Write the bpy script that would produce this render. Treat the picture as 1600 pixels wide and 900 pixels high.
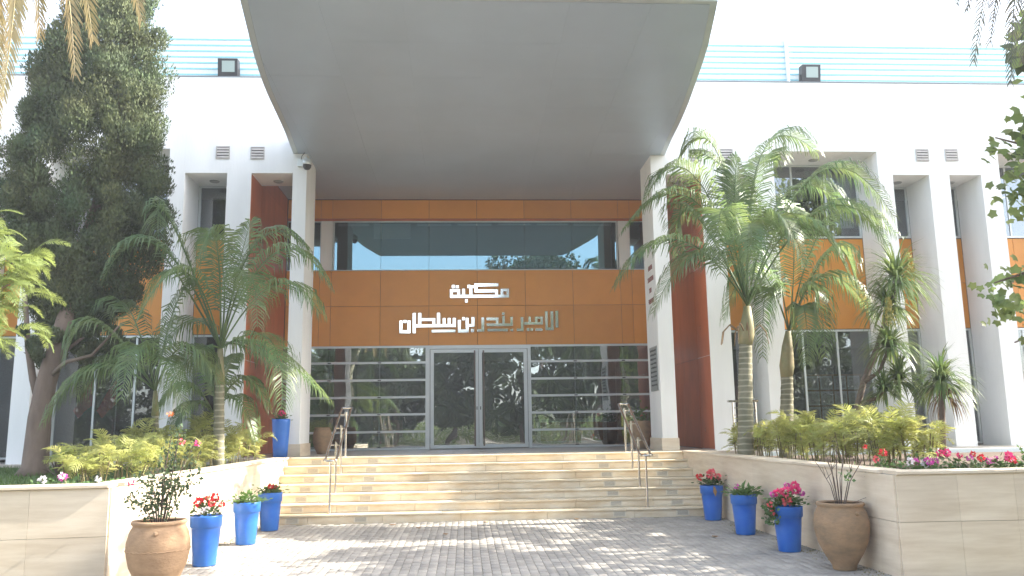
import bpy, math, random
import numpy as np
from mathutils import Vector, Matrix

for o in list(bpy.data.objects):
    bpy.data.objects.remove(o)
S = bpy.context.scene
C = S.collection
rnd = random.Random(7)
NR = np.random.RandomState(11)

# ------------------------------------------------------------------ camera
YAW, PITCH, ROLL = math.radians(3.38), math.radians(9.48), math.radians(0.867)
cd = bpy.data.cameras.new("camera")
cam = bpy.data.objects.new("camera", cd); C.objects.link(cam)
_f = Vector((math.sin(YAW)*math.cos(PITCH), math.cos(YAW)*math.cos(PITCH), math.sin(PITCH)))
_r = Vector((math.cos(YAW), -math.sin(YAW), 0)); _u = _r.cross(_f)
_r2 = _r*math.cos(ROLL) - _u*math.sin(ROLL); _u2 = _r*math.sin(ROLL) + _u*math.cos(ROLL)
cam.matrix_world = Matrix(((_r2.x, _u2.x, -_f.x, 0), (_r2.y, _u2.y, -_f.y, 0), (_r2.z, _u2.z, -_f.z, 1.6), (0, 0, 0, 1)))
cd.sensor_width = 36; cd.lens = 36*1287/1600; cd.clip_start = 0.05; cd.clip_end = 3000
S.camera = cam

# ------------------------------------------------------------------ light
SUN_EL, SUN_AZ = 36.5, 2.5          # azimuth measured from +X towards +Y
W = bpy.data.worlds.new("World"); S.world = W; W.use_nodes = True
nt = W.node_tree; nt.nodes.clear()
wo = nt.nodes.new('ShaderNodeOutputWorld'); bg = nt.nodes.new('ShaderNodeBackground'); sk = nt.nodes.new('ShaderNodeTexSky')
sk.sky_type = 'NISHITA'; sk.sun_disc = False
sk.sun_elevation = math.radians(SUN_EL); sk.sun_rotation = math.radians(90 - SUN_AZ)
sk.air_density = 1.0; sk.dust_density = 2.5; sk.ozone_density = 1.0
bg.inputs['Strength'].default_value = 0.15
hs_ = nt.nodes.new('ShaderNodeHueSaturation'); hs_.inputs['Saturation'].default_value = 0.62
nt.links.new(sk.outputs[0], hs_.inputs['Color']); nt.links.new(hs_.outputs[0], bg.inputs[0]); nt.links.new(bg.outputs[0], wo.inputs[0])
sl = bpy.data.lights.new("sun", 'SUN'); sun = bpy.data.objects.new("sun", sl); C.objects.link(sun)
sl.energy = 3.2; sl.angle = math.radians(0.5); sl.color = (1, 0.94, 0.84)
sd = Vector((math.cos(math.radians(SUN_EL))*math.cos(math.radians(SUN_AZ)), math.cos(math.radians(SUN_EL))*math.sin(math.radians(SUN_AZ)), math.sin(math.radians(SUN_EL))))
sun.rotation_euler = sd.to_track_quat('Z', 'Y').to_euler(); sun.location = (30, 5, 30)
S.view_settings.view_transform = 'Standard'; S.view_settings.look = 'None'
S.view_settings.exposure = 2.4; S.view_settings.gamma = 1
S.render.engine = 'CYCLES'
S.cycles.max_bounces = 8; S.cycles.transparent_max_bounces = 12

# ------------------------------------------------------------------ materials
MATS = {}
def mat(name, col, rough=0.6, metal=0.0, var=0.0, vscale=3.0, bump=0.0, bscale=60.0, stretch=(1, 1, 1), rand=0.0, col2=None, spec=0.5, trans=0.0, objc=False):
    m = bpy.data.materials.new(name); m.use_nodes = True
    t = m.node_tree; N = t.nodes; L = t.links
    b = N['Principled BSDF']; out = N['Material Output']
    b.inputs['Roughness'].default_value = rough; b.inputs['Metallic'].default_value = metal
    b.inputs['Specular IOR Level'].default_value = spec
    tc = N.new('ShaderNodeTexCoord'); mp = N.new('ShaderNodeMapping')
    geo = N.new('ShaderNodeNewGeometry')
    L.new(tc.outputs['Object'] if objc else geo.outputs['Position'], mp.inputs['Vector']); mp.inputs['Scale'].default_value = stretch
    n = N.new('ShaderNodeTexNoise'); n.inputs['Scale'].default_value = vscale; n.inputs['Detail'].default_value = 6; n.inputs['Roughness'].default_value = 0.62
    L.new(mp.outputs[0], n.inputs['Vector'])
    mx = N.new('ShaderNodeMix'); mx.data_type = 'RGBA'
    c2 = col2 if col2 else tuple(max(0, c*(1-var)) for c in col)
    mx.inputs['A'].default_value = (*col, 1); mx.inputs['B'].default_value = (*c2, 1)
    rp = N.new('ShaderNodeMapRange'); rp.inputs['From Min'].default_value = 0.32; rp.inputs['From Max'].default_value = 0.72
    L.new(n.outputs['Fac'], rp.inputs['Value']); L.new(rp.outputs[0], mx.inputs['Factor'])
    colout = mx.outputs['Result']
    if rand > 0:
        oi = N.new('ShaderNodeObjectInfo'); hs = N.new('ShaderNodeHueSaturation')
        at = N.new('ShaderNodeAttribute'); at.attribute_name = 'tint'
        ad = N.new('ShaderNodeMath'); ad.operation = 'ADD'; L.new(oi.outputs['Random'], ad.inputs[0]); L.new(at.outputs['Fac'], ad.inputs[1])
        fr = N.new('ShaderNodeMath'); fr.operation = 'FRACT'; L.new(ad.outputs[0], fr.inputs[0])
        r2 = N.new('ShaderNodeMapRange'); r2.inputs['To Min'].default_value = 1-rand; r2.inputs['To Max'].default_value = 1+rand
        L.new(fr.outputs[0], r2.inputs['Value']); L.new(r2.outputs[0], hs.inputs['Value'])
        L.new(colout, hs.inputs['Color']); colout = hs.outputs['Color']
    L.new(colout, b.inputs['Base Color'])
    if bump > 0:
        n2 = N.new('ShaderNodeTexNoise'); n2.inputs['Scale'].default_value = bscale; n2.inputs['Detail'].default_value = 5
        L.new(mp.outputs[0], n2.inputs['Vector'])
        bp = N.new('ShaderNodeBump'); bp.inputs['Strength'].default_value = bump; bp.inputs['Distance'].default_value = 0.01
        L.new(n2.outputs['Fac'], bp.inputs['Height']); L.new(bp.outputs[0], b.inputs['Normal'])
    if trans > 0:
        tr = N.new('ShaderNodeBsdfTranslucent'); ms = N.new('ShaderNodeMixShader'); ms.inputs[0].default_value = trans
        hs2 = N.new('ShaderNodeHueSaturation'); hs2.inputs['Hue'].default_value = 0.485; hs2.inputs['Value'].default_value = 1.7
        L.new(colout, hs2.inputs['Color']); L.new(hs2.outputs[0], tr.inputs['Color'])
        L.new(b.outputs[0], ms.inputs[1]); L.new(tr.outputs[0], ms.inputs[2]); L.new(ms.outputs[0], out.inputs[0])
    MATS[name] = m
    return m

def glass(name, tint, refl, rough=0.0, rcol=(0.9, 0.95, 1), wav=0.0):
    m = bpy.data.materials.new(name); m.use_nodes = True
    t = m.node_tree; N = t.nodes; L = t.links; N.remove(N['Principled BSDF'])
    tr = N.new('ShaderNodeBsdfTransparent'); tr.inputs[0].default_value = (*tint, 1)
    gl = N.new('ShaderNodeBsdfGlossy'); gl.inputs['Roughness'].default_value = rough; gl.inputs['Color'].default_value = (*rcol, 1)
    lw = N.new('ShaderNodeFresnel'); lw.inputs['IOR'].default_value = 1.5
    ma = N.new('ShaderNodeMath'); ma.operation = 'ADD'; ma.inputs[1].default_value = refl; ma.use_clamp = True
    ms = N.new('ShaderNodeMixShader'); L.new(lw.outputs[0], ma.inputs[0]); L.new(ma.outputs[0], ms.inputs[0])
    if wav:
        geo = N.new('ShaderNodeNewGeometry'); n = N.new('ShaderNodeTexNoise'); n.inputs['Scale'].default_value = 1.3; n.inputs['Detail'].default_value = 1
        L.new(geo.outputs['Position'], n.inputs['Vector'])
        bp = N.new('ShaderNodeBump'); bp.inputs['Strength'].default_value = wav; bp.inputs['Distance'].default_value = 0.02
        L.new(n.outputs['Fac'], bp.inputs['Height']); L.new(bp.outputs[0], gl.inputs['Normal'])
    L.new(tr.outputs[0], ms.inputs[1]); L.new(gl.outputs[0], ms.inputs[2]); L.new(ms.outputs[0], N['Material Output'].inputs[0])
    MATS[name] = m
    return m

mat('plaster', (0.82, 0.83, 0.82), 0.85, var=0.10, vscale=2.2, bump=0.25, bscale=25, stretch=(1, 1, 0.18))
mat('soffit', (0.43, 0.51, 0.61), 0.40, metal=0.3, var=0.08, vscale=0.8, bump=0.03, bscale=6, rand=0.012)
mat('orange', (0.70, 0.285, 0.040), 0.45, var=0.09, vscale=1.2, stretch=(1.5, 1, 1.5), rand=0.08, bump=0.03, bscale=30)
mat('redwood', (0.54, 0.14, 0.045), 0.38, var=0.25, vscale=2.0, stretch=(2, 2, 0.5), rand=0.05)
mat('joint', (0.10, 0.05, 0.03), 0.9)
mat('travertine', (0.75, 0.65, 0.51), 0.55, col2=(0.59, 0.48, 0.35), vscale=1.6, stretch=(0.8, 0.8, 7), bump=0.15, bscale=30, rand=0.05)
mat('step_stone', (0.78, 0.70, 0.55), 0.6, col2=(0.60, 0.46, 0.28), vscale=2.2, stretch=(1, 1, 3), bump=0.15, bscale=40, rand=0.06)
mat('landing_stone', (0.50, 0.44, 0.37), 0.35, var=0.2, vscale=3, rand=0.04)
mat('paver', (0.43, 0.395, 0.345), 0.85, col2=(0.29, 0.27, 0.24), vscale=1.8, bump=0.6, bscale=90, rand=0.12)
mat('mortar', (0.16, 0.14, 0.11), 0.95, col2=(0.10, 0.12, 0.06), vscale=5)
mat('ground', (0.27, 0.24, 0.20), 0.95, var=0.4, vscale=0.8)
mat('soil', (0.13, 0.09, 0.06), 0.95, var=0.5, vscale=6, bump=1, bscale=20)
mat('turf', (0.09, 0.16, 0.035), 0.9, var=0.5, vscale=8, trans=0.2)
mat('metal_white', (0.62, 0.66, 0.66), 0.4, metal=0.3, var=0.05)
mat('alu', (0.55, 0.60, 0.61), 0.35, metal=0.5, var=0.08)
mat('steel', (0.68, 0.65, 0.60), 0.22, metal=1.0, var=0.15, vscale=8)
mat('chrome', (0.92, 0.94, 0.95), 0.07, metal=1.0, var=0.02)
mat('grille_frame', (0.70, 0.63, 0.50), 0.5, var=0.1)
mat('dark', (0.03, 0.032, 0.035), 0.6)
mat('black_metal', (0.04, 0.04, 0.045), 0.4, metal=0.3)
mat('grey_plastic', (0.35, 0.36, 0.36), 0.5)
mat('lamp_glass', (0.33, 0.40, 0.38), 0.15)
mat('bronze', (0.16, 0.13, 0.115), 0.35, metal=0.6)
mat('moss', (0.16, 0.17, 0.06), 0.9, col2=(0.35, 0.28, 0.16), vscale=3)
mat('vent', (0.50, 0.47, 0.44), 0.7, var=0.3, vscale=12)
mat('blue_pot', (0.018, 0.115, 0.50), 0.36, col2=(0.04, 0.17, 0.52), vscale=3.5, bump=0.12, bscale=14, objc=True)
mat('terracotta', (0.36, 0.225, 0.125), 0.9, col2=(0.20, 0.145, 0.09), vscale=5, stretch=(1, 1, 1.8), bump=0.45, bscale=26, objc=True, rand=0.05)
mat('terracotta_pale', (0.46, 0.30, 0.175), 0.9, col2=(0.30, 0.185, 0.105), vscale=5, stretch=(1, 1, 1.8), bump=0.45, bscale=26, objc=True)
mat('mosaic', (0.66, 0.74, 0.75), 0.35, col2=(0.76, 0.80, 0.79), vscale=30, rand=0.05, bump=0.4, bscale=60)
mat('mosaic_blue', (0.20, 0.50, 0.60), 0.3, col2=(0.30, 0.60, 0.66), vscale=30)
mat('conifer', (0.042, 0.080, 0.030), 0.8, col2=(0.105, 0.11, 0.04), vscale=1.1, trans=0.18, rand=0.3)
mat('kentia', (0.08, 0.155, 0.06), 0.36, col2=(0.16, 0.20, 0.065), vscale=2.2, trans=0.38, rand=0.25)
mat('kentia_stalk', (0.24, 0.25, 0.10), 0.5, var=0.3)
mat('dead_frond', (0.26, 0.17, 0.09), 0.9, var=0.4, vscale=9)
mat('phoenix_leaf', (0.20, 0.185, 0.08), 0.5, col2=(0.34, 0.26, 0.12), vscale=2.2, trans=0.3, rand=0.2)
mat('phoenix_grey', (0.10, 0.12, 0.08), 0.6, col2=(0.20, 0.16, 0.10), vscale=2.2, trans=0.2, rand=0.15)
mat('bamboo_leaf', (0.26, 0.31, 0.075), 0.5, col2=(0.36, 0.35, 0.13), vscale=3.5, trans=0.42, rand=0.22)
mat('cane', (0.20, 0.17, 0.07), 0.6, var=0.4, vscale=10)
mat('strap', (0.07, 0.14, 0.045), 0.4, col2=(0.17, 0.20, 0.06), vscale=4, trans=0.28, rand=0.15)
mat('panicle', (0.42, 0.38, 0.12), 0.8, var=0.3, vscale=12)
mat('broadleaf', (0.14, 0.22, 0.075), 0.5, col2=(0.22, 0.25, 0.08), vscale=3, trans=0.42, rand=0.25)
mat('lime_leaf', (0.21, 0.26, 0.07), 0.55, col2=(0.15, 0.20, 0.06), vscale=3, trans=0.42, rand=0.2)
mat('rose_leaf', (0.05, 0.10, 0.045), 0.5, col2=(0.11, 0.14, 0.05), vscale=6, trans=0.25, rand=0.2)
mat('geranium_leaf', (0.09, 0.17, 0.05), 0.6, var=0.3, vscale=8, trans=0.3, rand=0.2)
mat('pansy_leaf', (0.12, 0.22, 0.06), 0.6, var=0.3, vscale=8, trans=0.3)
mat('bark', (0.20, 0.145, 0.11), 0.95, col2=(0.11, 0.08, 0.06), vscale=5, stretch=(1, 1, .3), bump=1.0, bscale=16)
mat('palm_bark', (0.24, 0.22, 0.15), 0.9, col2=(0.12, 0.12, 0.07), vscale=4, bump=.6, bscale=20)
mat('crownshaft', (0.30, 0.24, 0.13), 0.6, col2=(0.16, 0.18, 0.07), vscale=3)
mat('twig', (0.13, 0.09, 0.07), 0.8, var=0.3, vscale=10)
mat('petal_red', (0.70, 0.035, 0.03), 0.5, var=0.25, vscale=20, trans=0.25)
mat('petal_pink', (0.78, 0.07, 0.22), 0.5, var=0.25, vscale=20, trans=0.25)
mat('petal_magenta', (0.66, 0.10, 0.42), 0.5, var=0.3, vscale=20, trans=0.25)
mat('petal_white', (0.78, 0.74, 0.76), 0.5, var=0.1, trans=0.25)
mat('petal_coral', (0.85, 0.16, 0.17), 0.5, var=0.25, vscale=20, trans=0.25)
mat('petal_orange', (0.80, 0.30, 0.08), 0.5, var=0.25, vscale=20, trans=0.25)
mat('interior', (0.34, 0.33, 0.31), 0.8, var=0.2, vscale=1)
mat('interior_dark', (0.10, 0.10, 0.10), 0.7, var=0.3, vscale=1)
mat('interior_floor', (0.30, 0.27, 0.24), 0.35, var=0.2, vscale=1)
mat('curtain', (0.74, 0.82, 0.77), 0.8, var=0.15, vscale=6, trans=0.2)
mat('blind', (0.72, 0.70, 0.62), 0.8, var=0.08, trans=0.2)
mat('counter', (0.45, 0.20, 0.08), 0.5, var=0.3, vscale=3)
mat('wood', (0.33, 0.20, 0.10), 0.6, var=0.3, vscale=4)
mat('paper', (0.66, 0.66, 0.62), 0.7, col2=(0.25, 0.25, 0.25), vscale=9)
mat('flag_red', (0.60, 0.03, 0.03), 0.7, var=0.2)
mat('plaque', (0.40, 0.42, 0.41), 0.3, metal=0.4, var=0.2, vscale=6)
mat('ink', (0.08, 0.08, 0.08), 0.6)
mat('ink_red', (0.22, 0.07, 0.06), 0.6)
mat('dry_leaf', (0.33, 0.19, 0.08), 0.9, var=0.4, vscale=20)
mat('coping', (0.20, 0.22, 0.24), 0.6)
mat('bg_leaf', (0.045, 0.08, 0.028), 0.7, col2=(0.10, 0.12, 0.04), vscale=0.6, trans=0.2, rand=0.3)
mat('garden_wall', (0.60, 0.57, 0.50), 0.9, var=0.2)
glass('glass_low', (0.72, 0.76, 0.74), 0.26, wav=0.35)
glass('glass_high', (0.55, 0.60, 0.60), 0.22, rcol=(0.45, 0.72, 0.86))
glass('glass_wing', (0.72, 0.74, 0.74), 0.10)

def rings(m, scale, dark):
    t = m.node_tree; N = t.nodes; L = t.links; b = N['Principled BSDF']; src = b.inputs['Base Color'].links[0].from_socket
    geo = N.new('ShaderNodeNewGeometry'); w = N.new('ShaderNodeTexWave'); w.bands_direction = 'Z'; w.inputs['Scale'].default_value = scale; w.inputs['Distortion'].default_value = 1.6; w.inputs['Detail'].default_value = 2
    L.new(geo.outputs['Position'], w.inputs['Vector'])
    r = N.new('ShaderNodeMapRange'); r.inputs['From Min'].default_value = .75; r.inputs['From Max'].default_value = .95; L.new(w.outputs['Fac'], r.inputs['Value'])
    mx = N.new('ShaderNodeMix'); mx.data_type = 'RGBA'; L.new(r.outputs[0], mx.inputs['Factor']); L.new(src, mx.inputs['A']); mx.inputs['B'].default_value = (*dark, 1); L.new(mx.outputs['Result'], b.inputs['Base Color'])
rings(MATS['palm_bark'], 3.2, (.33, .31, .23))

# ------------------------------------------------------------------ mesh helpers
class MB:
    def __init__(s): s.v = []; s.f = []; s.sm = False
    def add(s, V, F):
        n = len(s.v); s.v += [tuple(p) for p in V]; s.f += [tuple(i+n for i in f) for f in F]; return s
    def box(s, x0, x1, y0, y1, z0, z1):
        V = [(x0, y0, z0), (x1, y0, z0), (x1, y1, z0), (x0, y1, z0), (x0, y0, z1), (x1, y0, z1), (x1, y1, z1), (x0, y1, z1)]
        return s.add(V, [(0, 3, 2, 1), (4, 5, 6, 7), (0, 1, 5, 4), (1, 2, 6, 5), (2, 3, 7, 6), (3, 0, 4, 7)])
    def cbox(s, x0, x1, y0, y1, z0, z1, c=0.006, front=True):
        # box whose front (-Y) face is chamfered
        V = [(x0, y1, z0), (x1, y1, z0), (x1, y1, z1), (x0, y1, z1), (x0, y0+c, z0), (x1, y0+c, z0), (x1, y0+c, z1), (x0, y0+c, z1),
             (x0+c, y0, z0+c), (x1-c, y0, z0+c), (x1-c, y0, z1-c), (x0+c, y0, z1-c)]
        return s.add(V, [(1, 0, 3, 2), (8, 9, 10, 11), (4, 5, 9, 8), (5, 6, 10, 9), (6, 7, 11, 10), (7, 4, 8, 11), (0, 1, 5, 4), (1, 2, 6, 5), (2, 3, 7, 6), (3, 0, 4, 7)])
    def tbox(s, x0, x1, y0, y1, z0, z1, c=0.004):
        # box with chamfered top
        V = [(x0, y0, z0), (x1, y0, z0), (x1, y1, z0), (x0, y1, z0), (x0, y0, z1-c), (x1, y0, z1-c), (x1, y1, z1-c), (x0, y1, z1-c),
             (x0+c, y0+c, z1), (x1-c, y0+c, z1), (x1-c, y1-c, z1), (x0+c, y1-c, z1)]
        return s.add(V, [(8, 9, 10, 11), (4, 5, 9, 8), (5, 6, 10, 9), (6, 7, 11, 10), (7, 4, 8, 11), (0, 1, 5, 4), (1, 2, 6, 5), (2, 3, 7, 6), (3, 0, 4, 7)])
    def prism(s, poly, z0, z1):
        n = len(poly)
        V = [(x, y, z0) for x, y in poly] + [(x, y, z1) for x, y in poly]
        return s.add(V, [tuple(range(n-1, -1, -1)), tuple(range(n, 2*n))] + [(i, (i+1) % n, (i+1) % n+n, i+n) for i in range(n)])
    def tube(s, pts, r, n=8, cap=True):
        pts = [Vector(p) for p in pts]; m = len(pts)
        rs = r if isinstance(r, (list, tuple)) else [r]*m
        V = []; up = None
        for i, p in enumerate(pts):
            d = (pts[min(i+1, m-1)]-pts[max(i-1, 0)]).normalized()
            if up is None:
                up = Vector((0, 0, 1)) if abs(d.z) < .9 else Vector((1, 0, 0))
            a = d.cross(up).normalized(); up = a.cross(d).normalized()
            for k in range(n):
                t = 2*math.pi*k/n
                V.append(p + a*math.cos(t)*rs[i] + up*math.sin(t)*rs[i])
        F = [(i*n+k, i*n+(k+1) % n, (i+1)*n+(k+1) % n, (i+1)*n+k) for i in range(m-1) for k in range(n)]
        if cap: F += [tuple(range(n-1, -1, -1)), tuple((m-1)*n+k for k in range(n))]
        return s.add(V, F)
    def lathe(s, prof, n=32, cx=0, cy=0, cap=True):
        V = [(cx+r*math.cos(2*math.pi*k/n), cy+r*math.sin(2*math.pi*k/n), z) for r, z in prof for k in range(n)]
        m = len(prof)
        F = [(i*n+k, i*n+(k+1) % n, (i+1)*n+(k+1) % n, (i+1)*n+k) for i in range(m-1) for k in range(n)]
        if cap: F += [tuple(range(n-1, -1, -1))]
        return s.add(V, F)
    def quad(s, a, b, c, d): return s.add([a, b, c, d], [(0, 1, 2, 3)])
    def obj(s, name, m, parent=None, smooth=False, kind=None):
        me = bpy.data.meshes.new(name); me.from_pydata([tuple(v) for v in s.v], [], s.f)
        me.materials.append(MATS[m]); me.update()
        if smooth: me.shade_smooth()
        return link(name, me, parent, kind)
def link(name, me, parent=None, kind=None):
    if name in ('crown', 'foliage', 'leaf_spray', 'flower_panicle', 'rose_foliage', 'trailing_foliage', 'leaf_head', 'dead_leaves', 'cane_cluster', 'engraved_text', 'clamp', 'text_line') and parent is not None: kind = 'stuff'
    o = bpy.data.objects.new(name, me); C.objects.link(o)
    if parent is not None: o.parent = parent
    if kind: o['kind'] = kind
    return o
def thing(name, label, cat, loc=(0, 0, 0), rz=0, group=None):
    o = bpy.data.objects.new(name, None); C.objects.link(o); o.location = loc; o.rotation_euler = (0, 0, rz)
    o.empty_display_size = .2
    o['label'] = label; o['category'] = cat
    if group: o['group'] = group
    return o
def tag(o, label, cat, group=None):
    o['label'] = label; o['category'] = cat
    if group: o['group'] = group
    return o
def rawmesh(name, V, F, m, smooth=False, tint=None):
    # V (n,3) array, F (k,4) array of quads
    V = np.asarray(V, dtype=np.float32); F = np.asarray(F, dtype=np.int32)
    me = bpy.data.meshes.new(name)
    me.vertices.add(len(V)); me.vertices.foreach_set('co', V.ravel())
    k = F.shape[1]
    me.loops.add(F.size); me.loops.foreach_set('vertex_index', F.ravel())
    me.polygons.add(len(F)); me.polygons.foreach_set('loop_start', np.arange(0, F.size, k, dtype=np.int32))
    try: me.polygons.foreach_set('loop_total', np.full(len(F), k, dtype=np.int32))
    except Exception: pass
    if tint is not None:
        a = me.attributes.new('tint', 'FLOAT', 'FACE'); a.data.foreach_set('value', np.asarray(tint, dtype=np.float32))
    me.materials.append(MATS[m]); me.update(calc_edges=True); me.validate()
    if smooth: me.shade_smooth()
    return me
def copy_thing(root, loc, rz, label=None, group=None, sc=None):
    r = root.copy(); C.objects.link(r); r.location = loc; r.rotation_euler = (0, 0, rz)
    if sc: r.scale = (sc, sc, sc)
    if label: r['label'] = label
    if group: r['group'] = group
    for ch in list(root.children):
        c = ch.copy(); C.objects.link(c); c.parent = r
        for g in list(ch.children):
            d = g.copy(); C.objects.link(d); d.parent = c
    return r

def gz(y):      # the paved forecourt falls slightly away from the stairs
    return -0.03*min(1.6, max(0.0, (14.6-y)/5.6))

# leaf clouds -------------------------------------------------------------
def leafquads(P, D, Nn, ln, wd):
    # diamond-ish leaves: base P, direction D, normal Nn
    D = D/np.linalg.norm(D, axis=1, keepdims=True)
    Sd = np.cross(D, Nn); Sd /= (np.linalg.norm(Sd, axis=1, keepdims=True)+1e-9)
    ln = np.asarray(ln).reshape(-1, 1); wd = np.asarray(wd).reshape(-1, 1)
    n = len(P)
    V = np.stack([P, P+D*ln*.45+Sd*wd, P+D*ln, P+D*ln*.45-Sd*wd], 1).reshape(-1, 3)
    F = np.arange(4*n).reshape(-1, 4)
    return V, F
def rv(n): 
    v = NR.normal(size=(n, 3)); return v/np.linalg.norm(v, axis=1, keepdims=True)
def tufts(centers, radii, per, ln, wd, squash=0.8, updir=0.3, orient=False):
    c = np.repeat(np.asarray(centers, float), per, 0); r = np.repeat(np.asarray(radii, float), per)
    d = rv(len(c)); rad = r*NR.uniform(.35, 1, len(c))**.7
    P = c + d*rad[:, None]*np.array([1, 1, squash])
    D = d + rv(len(c))*.8 + np.array([0, 0, updir])
    Nn = rv(len(c))
    if orient:
        D = rv(len(c))*.6 + np.array([0, 0, updir]) + d*.35; Nn = d + rv(len(c))*.55
    V, F = leafquads(P, D, Nn, ln*NR.uniform(.6, 1.3, len(c)), wd*NR.uniform(.6, 1.3, len(c)))
    return V, F, np.repeat(NR.uniform(0, 1, len(centers)), per)*.6 + NR.uniform(0, .4, len(c))

# fronds ------------------------------------------------------------------
def frond_mesh(name, P0, via, P2, matname, nl=46, lmax=0.5, wd=0.017, droop=0.9, start=0.22, vee=0.25, ragged=0.12, stalk=0.016, fwd=.35, face=False):
    P0, via, P2 = map(lambda a: np.array(a, float), (P0, via, P2))
    Pc = 2*via-(P0+P2)/2
    B = lambda t: (1-t)**2*P0+2*t*(1-t)*Pc+t*t*P2
    T = lambda t: 2*(1-t)*(Pc-P0)+2*t*(P2-Pc)
    Vs = []; Fs = []; off = 0
    for side in (-1, 1):
        for i in range(nl):
            t = start+(1-start)*(i+.5*rnd.random())/nl
            p = B(t); tg = T(t); tg /= np.linalg.norm(tg)
            s = np.cross(tg, (.25, 1, .1) if face else (0, 0, 1)); ns = np.linalg.norm(s)
            s = s/ns if ns > 1e-3 else np.array([1., 0, 0])
            up = np.cross(s, tg)
            u = (i+.5)/nl
            L = lmax*(math.sin(math.pi*(0.16+0.78*u))**.7)*(1+rnd.uniform(-ragged, ragged))
            fw = fwd+.75*u
            d = s*side + tg*fw + up*vee; d /= np.linalg.norm(d)
            d2 = d*(1-droop*.45)+np.array([0, 0, -1])*droop*.55 + tg*.12+NR.normal(size=3)*.06; d2 /= np.linalg.norm(d2)
            d3 = d*(1-droop*.85)+np.array([0, 0, -1])*droop + NR.normal(size=3)*.08; d3 /= np.linalg.norm(d3)
            w = tg*wd*(1+rnd.uniform(-.2, .2))
            a = p; b = a+d*L*.36; c = b+d2*L*.36; e = c+d3*L*.34
            Vs += [a-w*.5, a+w*.5, b+w, b-w, c+w*.75, c-w*.75, e+w*.08, e-w*.08]
            Fs += [(off, off+1, off+2, off+3), (off+3, off+2, off+4, off+5), (off+5, off+4, off+6, off+7)]
            off += 8
    # rachis as a thin square tube
    m = 12
    for k in range(m+1):
        t = k/m; p = B(t); r = stalk*(1-.85*t)+.002
        tg = T(t); tg /= np.linalg.norm(tg); s = np.cross(tg, (0, 0, 1)); s = s/(np.linalg.norm(s)+1e-6); up = np.cross(s, tg)
        Vs += [p+s*r, p+up*r, p-s*r, p-up*r]
        if k:
            o = off+4*k; q = o-4
            for j in range(4): Fs.append((q+j, q+(j+1) % 4, o+(j+1) % 4, o+j))
    V = np.array(Vs)
    return rawmesh(name, V, np.array(Fs), matname, tint=NR.uniform(0, .35, len(Fs)))

# ------------------------------------------------------------------ ground and forecourt
gb = MB(); gb.quad((-900, -900, -.09), (900, -900, -.09), (900, 900, -.09), (-900, 900, -.09)); gb.obj('ground', 'ground', kind='structure')
XL = lambda y: -3.42 - 0.035*(16.4-y)        # face of the left planter wall
XR = lambda y: 4.33 + 0.028*(16.4-y)         # face of the right planter wall
pb = MB()
ys = [2, 9.0, 14.62]
for a, b in zip(ys[:-1], ys[1:]):
    pb.quad((-14, a, gz(a)-.052), (15, a, gz(a)-.052), (15, b, gz(b)-.052), (-14, b, gz(b)-.052))
    pb.quad((-14, a, gz(a)-.010), (15, a, gz(a)-.010), (15, b, gz(b)-.010), (-14, b, gz(b)-.010))
plaza = pb.obj('plaza', 'mortar', kind='structure')
PW, PL = .105, .205
pv = MB(); pv.tbox(.0015, PW-.0025, .002, PL-.003, -.03, 0, .004)
pvm = [pv]
pme = []
for k in range(3):
    q = MB(); j = rnd.uniform(0, .0015); q.tbox(.0015+j, PW-.0025-j*.5, .002, PL-.003-j, -.03, 0, .0035+j)
    me = bpy.data.meshes.new('paver'); me.from_pydata(q.v, [], q.f); me.materials.append(MATS['paver']); pme.append(me)
cells = []
ncol = int((4.75+3.9)/PW)
for i in range(ncol):
    x = -3.9+i*PW
    offy = (i % 2)*PL/2+rnd.uniform(-.01, .01)
    for j in range(int((14.6-4)/PL)+1):
        y = 4+offy+j*PL
        if y+PL > 14.66: continue
        if x < XL(y)-.05 or x > XR(y)-.02:
            if y > 8.6: continue
        cells.append((x, y, gz(y)+rnd.uniform(-.0025, .0025)))
def vis(x, y):
    return y > 8.33+0.012*(x) and x > XL(y)+.25 and x < XR(y)-.12
near = sorted([c for c in cells if vis(c[0], c[1])], key=lambda c: c[1])[:298]
ns = set(near)
for x, y, z in near:
    o = link('paver', pme[rnd.randrange(3)], plaza); o.location = (x, y, z); o.rotation_euler = (rnd.uniform(-.004, .004), rnd.uniform(-.01, .01), 0)
base = np.array(pv.v); bf = pv.f
V = []; F = []; T = []; off = 0
for (x, y, z) in cells:
    if (x, y, z) in ns: continue
    V.append(base+np.array([x, y, z])); F.append(np.array(bf)+off); off += len(base); T += [rnd.random()]*len(bf)
link('paver_field', rawmesh('paver_field', np.concatenate(V), np.concatenate(F), 'paver', tint=T), plaza, 'stuff')

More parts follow.
